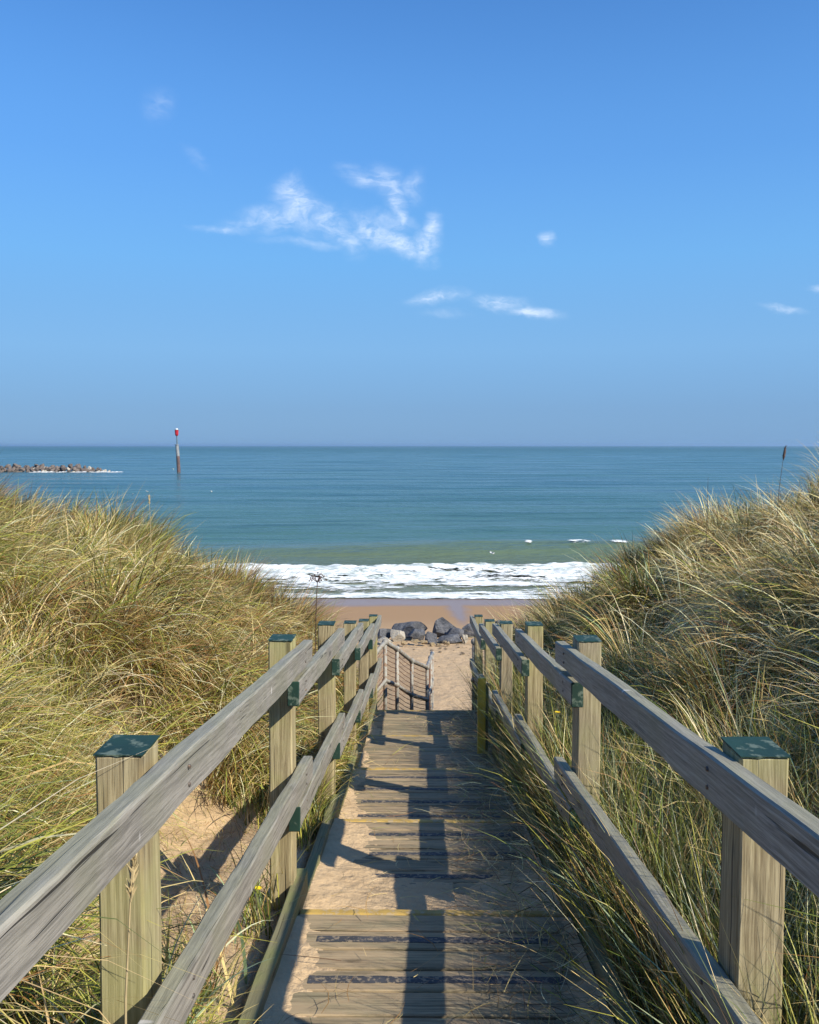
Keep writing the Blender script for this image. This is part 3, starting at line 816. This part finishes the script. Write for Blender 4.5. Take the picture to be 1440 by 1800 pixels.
# ------------------------------------------------------------------ gulls
def gull(loc, rz, label, flying=False, s=1.0, grp=None, bank=0.0):
    g = empty('gull', loc, rz); g.scale = (s, s, s); g.rotation_euler = (0, bank, rz)
    tag(g, label, 'gull', grp)
    bm = bmesh.new()
    rings = [(-.24, .006, .02), (-.18, .035, .0), (-.08, .075, -.01), (.04, .085, -.01), (.13, .06, .01), (.18, .04, .05 if not flying else .02), (.215, .042, .085 if not flying else .025), (.25, .035, .09 if not flying else .028), (.275, .012, .085 if not flying else .022)]
    tube_bm(bm, [(a, 0, z) for a, r, z in rings], [r for a, r, z in rings], 12)
    obj_bm('body', bm, M_white, g, True)
    bm = bmesh.new(); z = .08 if not flying else .02
    tube_bm(bm, [(.27, 0, z), (.31, 0, z - .004), (.33, 0, z - .012)], [.011, .008, .002], 6)
    obj_bm('beak', bm, M_beak, g, True)
    for sd in (-1, 1):
        bm = bmesh.new()
        if flying:
            sec = [(0.05, .05, .03, .18), (.0, .25, .12, .17), (.03, .45, .10, .13), (-.06, .70, .02, .05), (-.10, .76, 0, .01)]
        else:
            sec = [(.10, .07, .03, .05), (.0, .085, .035, .10), (-.12, .06, .03, .08), (-.26, .02, .03, .02)]
        prev = None
        for (xx, yy, zz, ch) in sec:
            th = .012
            if flying: q = [(xx + ch * .5, sd * yy, zz), (xx, sd * yy, zz + th), (xx - ch * .5, sd * yy, zz - .005), (xx, sd * yy, zz - th * .5)]
            else: q = [(xx, sd * yy, zz + ch * .45), (xx, sd * (yy + .012), zz), (xx, sd * yy, zz - ch * .4), (xx, sd * (yy - .02), zz)]
            cur = [bm.verts.new(p) for p in q]
            if prev:
                for a in range(4): bm.faces.new((prev[a], prev[(a + 1) % 4], cur[(a + 1) % 4], cur[a]))
            prev = cur
        bmesh.ops.recalc_face_normals(bm, faces=bm.faces[:])
        obj_bm('wing', bm, M_white if flying else M_gullgrey, g, True)
    return g
def on_sea(px, py, dz=0.0):
    d = px_dir(px, py); k = -(7.0 - dz) / d.z; return (d.x * k, k, Z0 - 7 + dz)
p = px_dir(864, 972); gull((p.x * 52, 52, p.z * 52 + Z0), .35, 'white gull gliding low in front of the green wave', True, .62, bank=.5)
for (px, py, lb, sc) in ((372, 865, 'white gull floating alone on open water below the beacon', 1.0), (259, 865, 'upper white gull of the pair on the sea just above the left dune', .9),
                     (233, 870, 'white gull on the sea at the left dune top, left of the pair', .9), (261, 873, 'lower white gull of the pair on the sea just above the left dune', .8),
                     (305, 825, 'tiny white gull floating beside the foot of the beacon', 1.5)):
    l = on_sea(px, py); gull((l[0], l[1], .10), random.uniform(0, 6), lb, False, sc * 1.0)

# ------------------------------------------------------------------ marram grass
PAL = np.array([[.68, .54, .23], [.46, .35, .13], [.38, .37, .065], [.17, .21, .038], [.05, .075, .018], [.36, .19, .065], [.12, .07, .03], [.29, .37, .22], [.84, .74, .45]])
#               straw           dull straw     yellow green    green           dark green      rust brown      dark brown      blue green      bleached
def blades(name, root, az, th0, bend, length, width, colidx, K=6, label='', twist=.5, jitter=.12, cat='grass', droop=1.6):
    n = len(root)
    s = np.linspace(0, 1, K + 1)
    L = length[:, None]
    th = th0[:, None] + bend[:, None] * (s[None, :] ** droop)
    th = np.minimum(th, 2.75)
    seg = L / K
    dxy = np.sin((th[:, :-1] + th[:, 1:]) / 2) * seg; dzz = np.cos((th[:, :-1] + th[:, 1:]) / 2) * seg
    azs = az[:, None] + (rng.normal(0, jitter, n)[:, None] * s[None, 1:] * 3)
    px = np.concatenate([np.zeros((n, 1)), np.cumsum(dxy * np.cos(azs), 1)], 1)
    py = np.concatenate([np.zeros((n, 1)), np.cumsum(dxy * np.sin(azs), 1)], 1)
    pz = np.concatenate([np.zeros((n, 1)), np.cumsum(dzz, 1)], 1)
    P = np.stack([px, py, pz], -1) + root[:, None, :]
    tw = az + math.pi / 2 + rng.normal(0, twist, n)
    side = np.stack([np.cos(tw), np.sin(tw), rng.normal(0, .35, n)], -1)
    wd = (width[:, None] * (1 - s[None, :] ** 2.2 * .93) * np.minimum(1, .6 + s[None, :] * 3)) * .5
    A = P + side[:, None, :] * wd[:, :, None]; B = P - side[:, None, :] * wd[:, :, None]
    V = np.stack([A, B], 2).reshape(-1, 3)
    base = (np.arange(n) * (K + 1) * 2)[:, None] + (np.arange(K) * 2)[None, :]
    base = base.ravel()
    F = np.stack([base, base + 1, base + 3, base + 2], 1)
    me = np_mesh(name, V, F)
    c = PAL[colidx] * rng.uniform(.72, 1.25, (n, 1)) * rng.uniform(.93, 1.07, (n, 3))
    colr = np.repeat(np.clip(c, 0, .85), (K + 1) * 2, 0)
    colr = np.concatenate([colr, np.ones((len(colr), 1))], 1).astype(np.float32)
    at = me.attributes.new('blade_colour', 'FLOAT_COLOR', 'POINT'); at.data.foreach_set('color', colr.ravel())
    o = link_mesh(name, me, M_grass, None, True)
    tag(o, label, cat, kind='stuff')
    return o
def choose(n, w_):
    w_ = np.asarray(w_, float); w_ /= w_.sum(); return rng.choice(len(w_), n, p=w_)

def tufts(side, ntuft, ylo, yhi, ulo, uhi, nb, seed):
    """tuft centres over one bank"""
    y = ylo + (yhi - ylo) * rng.random(ntuft) ** .85
    u = ulo + (uhi - ulo) * rng.random(ntuft)
    x = xc(y) + side * (u + .65)
    return x, y, u
def bank_grass(side, name, label):
    RT, AZ, TH, BD, LN, WD, CI = [], [], [], [], [], [], []
    # tussock centres, each a mound of sub-tufts that splay outwards
    NT_ = 520
    ty, tu = -1 + 15.2 * rng.random(NT_) ** .9, .05 + 6.3 * rng.random(NT_)
    tx = xc(ty) + side * (tu + .65)
    tr = rng.uniform(.22, .52, NT_); tl = rng.uniform(.50, 1.08, NT_); tcol = rng.random(NT_); tb = rng.uniform(.8, 1.2, NT_)
    taz = rng.normal(0, .5, NT_)
    M_ = 4300
    k = rng.integers(0, NT_, M_); r_ = np.sqrt(rng.random(M_)); a_ = rng.uniform(0, 6.28, M_)
    x = tx[k] + np.cos(a_) * r_ * tr[k]; y = ty[k] + np.sin(a_) * r_ * tr[k]
    # a thinner scatter between them
    nb_ = 700
    yb = -1 + 15.2 * rng.random(nb_); xb = xc(yb) + side * (.67 + 6.3 * rng.random(nb_))
    x = np.concatenate([x, xb]); y = np.concatenate([y, yb]); k = np.concatenate([k, -np.ones(nb_, int)])
    r_ = np.concatenate([r_, np.ones(nb_)]); a_ = np.concatenate([a_, rng.uniform(0, 6.28, nb_)])
    u = np.abs(x - xc(y)) - .65
    vis = np.abs(x) < .60 * np.maximum(y, 0) + 2.4
    if side < 0:
        pocket = (y > 2.55) & (y < 5.1) & (u < .92 + .25 * fbm(x * 2, y * 2, 50))
    else:
        pocket = (u < .10) & (rng.random(len(x)) < .6)
    keep = vis & ~pocket & (u > .0)
    x, y, u, k, r_, a_ = x[keep], y[keep], u[keep], k[keep], r_[keep], a_[keep]
    z = dune_z(x, y)
    gx = (dune_z(x + .3, y) - dune_z(x - .3, y)) / .6; gy = (dune_z(x, y + .3) - dune_z(x, y - .3)) / .6
    pat = fbm(x * .75, y * .75, 60 + side, 3); pat2 = fbm(x * 1.7, y * 1.7, 70 + side, 3)
    for i in range(len(x)):
        d = math.hypot(x[i], y[i]); inT = k[i] >= 0
        nb = int(np.clip(74 - d * 1.6, 38, 70) * rng.uniform(.5, 1.3) * (1 if inT else .6))
        sp_ = 1.0 * r_[i] if inT else .2
        cdx = -gx[i] * .55 + (.30 if side < 0 else -.12) + math.cos(a_[i]) * sp_ + rng.normal(0, .15)
        cdy = -gy[i] * .4 + math.sin(a_[i]) * sp_ + rng.normal(0, .15) - .08
        caz = math.atan2(cdy, cdx) + (taz[k[i]] * .4 if inT else 0); cst = min(1.1, math.hypot(cdx, cdy))
        near = 1.0 if u[i] > .5 else .70
        hgt = near * (tl[k[i]] * (1.08 - .38 * r_[i]) if inT else rng.uniform(.3, .6))
        rx = x[i] + rng.normal(0, .035, nb); ry = y[i] + rng.normal(0, .035, nb)
        AZi = caz + rng.normal(0, .48 + .5 * max(0, 1 - cst), nb)
        upr = max(0.0, float(pat2[i]) * 1.6)
        th = np.abs(rng.normal(.14 + .50 * cst, .18, nb)); bd = rng.uniform(.7, 2.5, nb) * (1.0 - .5 * upr)
        ln = hgt * rng.uniform(.6, 1.12, nb)
        p = pat[i]; tc = tcol[k[i]] if inT else .5
        if side < 0:
            wts = [3.0, 1.8, 5.0 + 8 * max(p, 0), 2.0 + 6 * max(p, 0), 1.0 + 2 * max(p, 0), 1.3 + 9 * max(-p, 0), .9, .1, 1.4]
        else:
            wts = [6.0, 2.6, 1.3 + 6 * max(p, 0), 1.1 + 5 * max(p, 0), 1.0 + 2 * max(p, 0), 1.6 + 7 * max(-p, 0), 1.5, .3, 4.2]
            if u[i] < 1.0 and y[i] < 6.5: wts = [2.6, 1.6, 2.2, 2.8, 2.0, .6, .7, 1.6, 1.4]; bd = bd * .6; th = th * .6
        if tc > .66: wts = [w0 * f for w0, f in zip(wts, (2.6, 1.5, .7, .35, .3, .8, .6, 1, 3.4))]
        elif tc < .30: wts = [w0 * f for w0, f in zip(wts, (.45, .6, 1.6, 2.2, 2.4, .8, 1, 1, .3))]
        elif tc < .42: wts = [w0 * f for w0, f in zip(wts, (.7, 1.3, .5, .4, .7, 3.0, 2.2, 1, .5))]
        if side < 0 and y[i] > 5.2 and u[i] < 2.0: wts[5] += 4.5; wts[6] += 1.5; wts[1] += 1.5
        if side > 0 and y[i] > 6.0 and u[i] < 1.6: wts[4] += 4; wts[3] += 2; wts[5] += 1.5
        if u[i] > 3.2 or y[i] > 9.3: wts = [w0 * f for w0, f in zip(wts, (.7, 1, .8, 1.2, 2.2, 1.5, 1.8, .5, .4))]; bd = bd * .55; th = th * .75
        if u[i] < .6: wts[3] += 3; wts[4] += 1.5; wts[2] += 1
        RT.append(np.stack([rx, ry, np.full(nb, z[i])], -1)); AZ.append(AZi); TH.append(th); BD.append(bd); LN.append(ln)
        WD.append(np.full(nb, .0043 + .00045 * d) * rng.uniform(.55, 1.35, nb)); CI.append(choose(nb, wts))
    RT = np.concatenate(RT); RT[:, 2] = dune_z(RT[:, 0], RT[:, 1]) + Z0 - .02
    # keep long blades out of the walkway
    args = [np.concatenate(a) for a in (AZ, TH, BD, LN, WD, CI)]
    ub = np.abs(RT[:, 0] - xc(RT[:, 1])) - .65
    ok = ub > -.02
    # shorten the ones close to the steps that lean in
    lean_in = np.cos(args[0]) * (-side) > 0
    args[3] = np.where((ub < .5) & lean_in, args[3] * (.42 + .9 * np.clip(ub, 0, .5)), args[3])
    blades(name, RT[ok], *[a[ok] for a in args], K=6, label=label)
    # thatch: short dead stems lying every way near the ground
    n = 40000
    y = -1 + 15.0 * rng.random(n); u = .05 + 6.3 * rng.random(n); x = xc(y) + side * (u + .65)
    vis = (np.abs(x) < .60 * np.maximum(y, 0) + 2.0)
    if side < 0: vis &= ~((y > 2.55) & (y < 5.1) & (u < .95 + .3 * fbm(x * 2, y * 2, 50)))
    x, y, u = x[vis], y[vis], u[vis]; m = len(x); d = np.hypot(x, y)
    zz = dune_z(x, y) + Z0 + rng.uniform(0, .14, m)
    blades(name.replace('marram', 'dead') if 'marram' in name else name + '_thatch', np.stack([x, y, zz], -1), rng.uniform(0, 6.28, m), rng.uniform(.7, 1.5, m), rng.uniform(-.3, .8, m),
           rng.uniform(.15, .42, m), (.0036 + .0004 * d) * rng.uniform(.6, 1.2, m), choose(m, [1.6, 1.8, .5, .7, .8, 3.0, 3.6, .1, .4]), K=3,
           label='tangled dead brown grass low down on the ' + ('left' if side < 0 else 'right') + ' dune', jitter=.3)
bank_grass(-1, 'marram_grass', 'green and straw marram grass combed over the left dune')
bank_grass(1, 'marram_grass', 'pale arching marram grass over the right dune')

# ragged grass along both fence lines, growing through the rails and beside the kerbs
def line_grass(side, spans, name, label, wts, lmin, lmax, dens, w0=.0045, K=6, bend=(.3, 1.3)):
    RT = []
    for (y0, y1, ua, ub, f) in spans:
        n = int(dens * (y1 - y0) * f)
        nt = max(3, int(n / 16))
        ty = y0 + (y1 - y0) * rng.random(nt); tu = ua + (ub - ua) * rng.random(nt)
        k = rng.integers(0, nt, n)
        y = ty[k] + rng.normal(0, .035, n); u = tu[k] + rng.normal(0, .03, n)
        x = xc(y) + side * (u + .65)
        RT.append(np.stack([x, y, dune_z(x, y) + Z0 - .03], -1))
    RT = np.concatenate(RT); n = len(RT)
    zc = np.clip(RT[:, 2], -9, 99); RT[:, 2] = zc
    az = rng.uniform(0, 6.28, n)
    # bias along the fence and away from the path
    az = np.where(rng.random(n) < .25, np.arctan2(rng.normal(0, .6, n), side * np.abs(rng.normal(.5, .5, n))), az)
    d = np.hypot(RT[:, 0], RT[:, 1])
    blades(name, RT, az, np.abs(rng.normal(.18, .2, n)), rng.uniform(*bend, n), rng.uniform(lmin, lmax, n), (w0 + .0003 * d) * rng.uniform(.5, 1.4, n), choose(n, wts), K=K, label=label)
GW = [1.6, 1.2, 3.0, 3.6, 2.6, .5, .5, 1.0, .5]
line_grass(-1, [(5.0, 10.6, -.02, .14, 1.0), (4.55, 5.3, -.02, .12, 1.6), (3.35, 3.75, 0, .2, .8), (.8, 2.9, -.02, .25, 1.1), (4.9, 7, .1, .5, .8)], 'fence_side_grass', 'green grass growing along the foot of the left fence', GW, .14, .42, 420)
line_grass(1, [(1.0, 11, -.02, .35, 1.0), (1.4, 6.5, .1, .9, 1.3), (1.0, 5.5, .0, .22, 1.6)], 'fence_side_grass', 'tall green and straw grass between the right fence and its dune', [1.6, 1.3, 2.4, 3.4, 3.0, .8, .9, 1.6, .7], .30, .82, 760, .0038, 6, (.15, 1.2))
line_grass(1, [(1.2, 7.5, -.10, .12, 1.0)], 'kerb_grass', 'grass and dead stems, toned dark for shade, filling the gap beside the right kerb', [.9, .8, .6, 1.8, 3.4, 1.6, 2.4, .4, .5], .12, .48, 900, .0042, 6, (.4, 1.9))  # blade colours weighted dark to put the gap's shade into them
# broad blue-green lyme grass leaves near the camera
n = 240
yy = rng.uniform(1.2, 4.2, n); uu = rng.uniform(.02, .9, n); sd = np.where(rng.random(n) < .72, 1, -1)
yy = np.where(sd < 0, rng.uniform(1.3, 3.0, n), yy); uu = np.where(sd < 0, rng.uniform(.0, .22, n), uu)
xx = xc(yy) + sd * (uu + .65)
blades('lyme_grass', np.stack([xx, yy, dune_z(xx, yy) + Z0 - .03], -1), rng.uniform(0, 6.28, n), np.abs(rng.normal(.25, .2, n)), rng.uniform(.4, 1.8, n), rng.uniform(.28, .6, n), rng.uniform(.008, .014, n),
       choose(n, [.5, .2, .5, .4, .1, .1, 0, 5, .5]), K=9, label='broad blue green grass leaves beside the near fence posts')

# tall stalks standing above the dunes
def stalk(px, pyt, y, h, label, kind='spike', name='grass_stalk', lean=.05, cat='grass stalk'):
    d = px_dir(px, pyt); x = d.x * y; zt = d.z * y
    o = empty(name, (x - lean, y, zt - h + Z0)); tag(o, label, cat)
    bm = bmesh.new(); tube_bm(bm, [(0, 0, 0), (lean * .25, 0, h * .5), (lean * .7, 0, h * .85), (lean, 0, h - (.04 if kind == 'umbel' else 0))], [.0048, .0044, .0038, .003] if kind == 'umbel' else [.0028, .0024, .0018, .001], 6)
    obj_bm('stem', bm, M_straw if (kind == 'spike' and px < 700) else M_drystem, o)
    if kind == 'bare': return o
    bm = bmesh.new()
    if kind == 'spike':
        tube_bm(bm, [(lean * .72, 0, h * .84), (lean * .8, 0, h * .89), (lean * .92, 0, h * .95), (lean * 1.03, 0, h * 1.02)], [.002, .0045 if px < 700 else .012, .004 if px < 700 else .011, .001], 7)
        for k in range(40):
            t = random.random(); z_ = h * (.85 + .15 * t); xx = lean * (.72 + .3 * t); a = random.uniform(0, 6.28)
            tube_bm(bm, [(xx, 0, z_), (xx + math.cos(a) * .012, math.sin(a) * .012, z_ + .02)], [.003, .0005], 4)
        obj_bm('seed_head', bm, M_seed if px > 700 else M_straw, o)
    else:
        for k in range(24):
            a = random.uniform(0, 6.28); r_ = .078 * math.sqrt(random.random()); zz = h + .03 - r_ * r_ * 9 + random.uniform(-.016, .010)
            tube_bm(bm, [(lean, 0, h - .045), (lean + math.cos(a) * r_ * .6, math.sin(a) * r_ * .6, h - .012), (lean + math.cos(a) * r_, math.sin(a) * r_, zz)], [.0014, .0012, .001], 4)
            ell_bm(bm, (lean + math.cos(a) * r_, math.sin(a) * r_, zz), (.0066, .0066, .006), None, 1)
        obj_bm('seed_head', bm, M_seed, o)
    return o
stalk(558, 1014, 6.7, 1.25, 'dead brown umbel stalk with round seed head rising beside the left dune end', 'umbel', 'dead_flower_stalk', .03, 'dead flower')
stalk(1381, 786, 8.0, .75, 'brown seed spike standing tallest on the right dune', 'spike', 'seed_stalk', .06)
stalk(1245, 838, 7.6, .8, 'thin dark leafless stalk on the shoulder of the right dune', 'bare', 'dry_stalk', .0)
stalk(262, 872, 8.6, .55, 'pale thin stalk rising from the left dune top below the gulls', 'spike', 'seed_stalk', -.01)
stalk(236, 1505, 1.60, .55, 'drooping pale seed spike in front of the nearest left post', 'spike', 'seed_stalk', .03)

# yellow flowers
def flower(px, py, y, label, r_=.016, stem=.22):
    d = px_dir(px, py); loc = (d.x * y, y, d.z * y + Z0 - stem)
    o = empty('yellow_flower', loc); tag(o, label, 'flower')
    bm = bmesh.new(); tube_bm(bm, [(0, 0, 0), (.01, 0, stem * .5), (0, 0, stem)], [.0022, .0018, .0015], 6); obj_bm('stem', bm, M_stem, o)
    bm = bmesh.new()
    for k in range(13):
        a = k * 2 * math.pi / 13; b = .12
        p0 = Vector((0, 0, stem)); t_ = Vector((math.cos(a), math.sin(a), .25 + random.uniform(-.1, .1))) * r_; s_ = Vector((-math.sin(a), math.cos(a), 0)) * r_ * .24
        m_ = p0 + t_ * .6
        vs_ = [bm.verts.new(q + Vector((0, -.006, 0))) for q in (p0, m_ + s_, p0 + t_, m_ - s_)]
        bm.faces.new(vs_)
    ell_bm(bm, (0, -.006, stem + .002), (r_ * .35, r_ * .35, r_ * .22), None, 1)
    obj_bm('petals', bm, M_petal, o)
flower(455, 1561, 3.45, 'single yellow flower low by the foot of the second left post', .017, .10)
flower(980, 1252, 4.4, 'yellow flower between the rails at the second right post', .016, .5)
flower(1157, 1252, 4.3, 'yellow flower above the near right top rail against the dune', .016, .55)

# low reddish shrub behind the left fence
sh = empty('low_shrub', (-1.0, 9.6, float(dune_z(-1.0, 9.6)) + Z0)); tag(sh, 'low reddish brown dried shrub behind the middle left fence posts', 'shrub')
bm = bmesh.new(); bm2 = bmesh.new()
for k in range(46):
    a = random.uniform(0, 6.28); r_ = random.uniform(.05, .36); h = random.uniform(.16, .40) * (1 - r_ * .8)
    e = Vector((math.cos(a) * r_, math.sin(a) * r_ * .8, h))
    tube_bm(bm, [(0, 0, 0), e * .55 + Vector((0, 0, .04)), e], [.004, .003, .0012], 4)
    for q in range(30):
        c = e * random.uniform(.55, 1.08) + Vector((random.gauss(0, .03), random.gauss(0, .03), random.gauss(0, .025)))
        t_ = Vector((random.gauss(0, 1), random.gauss(0, 1), random.gauss(0, 1))).normalized() * .013; b_ = t_.cross(Vector((random.random(), random.random(), 1))).normalized() * .006
        bm2.faces.new([bm2.verts.new(c + t_), bm2.verts.new(c + b_), bm2.verts.new(c - t_), bm2.verts.new(c - b_)])
obj_bm('stem', bm, M_drystem, sh); obj_bm('foliage', bm2, M_shrub, sh)

# ------------------------------------------------------------------ sand lying on the steps, and dry stems on it
nu, nv = 230, 1700
uu = np.linspace(-.562, .555, nu); vv = np.linspace(-.6, 9.72, nv)
U, V = np.meshgrid(uu, vv)
dz_ = np.full_like(V, NOSE[0][1]); tread_t = np.zeros_like(V); tk = np.zeros_like(V)
for k in range(len(NOSE)):
    vn, zn = NOSE[k]; vp = NOSE[k - 1][0] if k else -1.04
    m_ = (V > vp) & (V <= vn); dz_[m_] = zn + SLOPE * (vn - V[m_]); tread_t[m_] = (V[m_] - vp) / (vn - vp); tk[m_] = k
left = np.exp(-(U + .56) / .16); right = np.exp(-(.555 - U) / .13)
backf = 1 - sst(0, .75, tread_t)
cov = -.017 + left * .045 + right * .03 + backf * .020 * np.where(tk == 3, 1.7, .8) + fbm(U * 4, V * 4, 80, 5) * .038 + fbm(U * 17, V * 17, 90, 3) * .007 + fbm(U * 60, V * 60, 95, 2) * .003
cov = cov - .006 - .010 * (tk >= 4) - .010 * (tk >= 5) + np.where(tk == 2, -.004, 0) + np.where(tk == 3, .008, 0) * (U < .1) - sst(.93, 1.0, tread_t) * .03
hs_ = np.clip(cov, -.012, .06)
Zs = dz_ + hs_
X_ = XC0 + U * math.cos(ROT) + V * math.sin(ROT); Y_ = -U * math.sin(ROT) + V * math.cos(ROT)
F = grid_faces(nv, nu)
# leave the drop between treads open
dzf = np.abs(Zs.ravel()[F].max(1) - Zs.ravel()[F].min(1)) < .1
covf = hs_.ravel()[F].max(1) > -.006
me = np_mesh('drifted_sand', np.stack([X_, Y_, Zs + Z0], -1).reshape(-1, 3), F[dzf & covf])
at = me.attributes.new('litter_shade', 'FLOAT', 'POINT'); at.data.foreach_set('value', np.zeros(nu * nv, np.float32))
tag(link_mesh('drifted_sand', me, M_sand, None, True), 'pale sand blown over the planks of the steps', 'sand', kind='stuff')

def tread_z(v):
    for k in range(len(NOSE)):
        if v <= NOSE[k][0]: return NOSE[k][1] + SLOPE * (NOSE[k][0] - v)
    return NOSE[-1][1]
n = 4600
v = rng.uniform(.8, 9.6, n); tt = np.array([((a - max([q[0] for q in NOSE if q[0] < a], default=-1)) / 1.54) for a in v])
u_ = np.where(rng.random(n) < .62, .53 - np.abs(rng.normal(0, .20, n)), rng.uniform(-.54, .52, n)); u_ = np.clip(u_, -.54, .53)
keep = (rng.random(n) < np.where(u_ > .15, .95, .45 * (1.15 - tt)))
v, u_ = v[keep], u_[keep]; n = len(v)
z_ = np.array([tread_z(a) for a in v]) + Z0 + .012 + rng.uniform(0, .03, n)
xw = XC0 + u_ + v * ROT
blades('dry_grass_litter', np.stack([xw, v, z_], -1), rng.uniform(0, 6.28, n), rng.uniform(1.35, 1.6, n), rng.uniform(-.15, .15, n), rng.uniform(.06, .26, n), rng.uniform(.0018, .0036, n),
       choose(n, [2, 2, .5, .8, .8, 2.2, 2.4, 0, .4]), K=5, label='dry grass stems scattered over the planks and drifted sand', jitter=.35, cat='dry grass')
# twiggy bits and seedlings on the bare sand left of the fence
n = 2600
y = rng.uniform(2.2, 5.0, n); u_ = rng.uniform(.02, .8, n); x = xc(y) - (u_ + .65)
blades('sand_twigs', np.stack([x, y, dune_z(x, y) + Z0 + .004], -1), rng.uniform(0, 6.28, n), rng.uniform(.5, 1.6, n), rng.uniform(-.3, .4, n), rng.uniform(.03, .14, n), rng.uniform(.0015, .003, n),
       choose(n, [2, 2, .8, 1.2, .8, 2.2, 1.4, 0, .5]), K=3, label='small dry twigs and seedlings on the bare sand left of the fence', jitter=.4, cat='dry grass')


# ------------------------------------------------------------------ sea haze
bm = bmesh.new(); bmesh.ops.create_cube(bm, size=1)
for v in bm.verts: v.co = Vector((v.co.x * 27000, v.co.y * 25000, v.co.z * 26 + 2.8))
m, t = new_mat('sea_haze')
pv = t.node('ShaderNodeVolumePrincipled', None, Density=1.3e-4)
pv.inputs['Color'].default_value = (.50, .74, 1.0, 1); pv.inputs['Anisotropy'].default_value = .3
t.l.new(pv.outputs[0], t.node('ShaderNodeOutputMaterial').inputs['Volume'])
tag(obj_bm('haze', bm, m), kind='stuff')
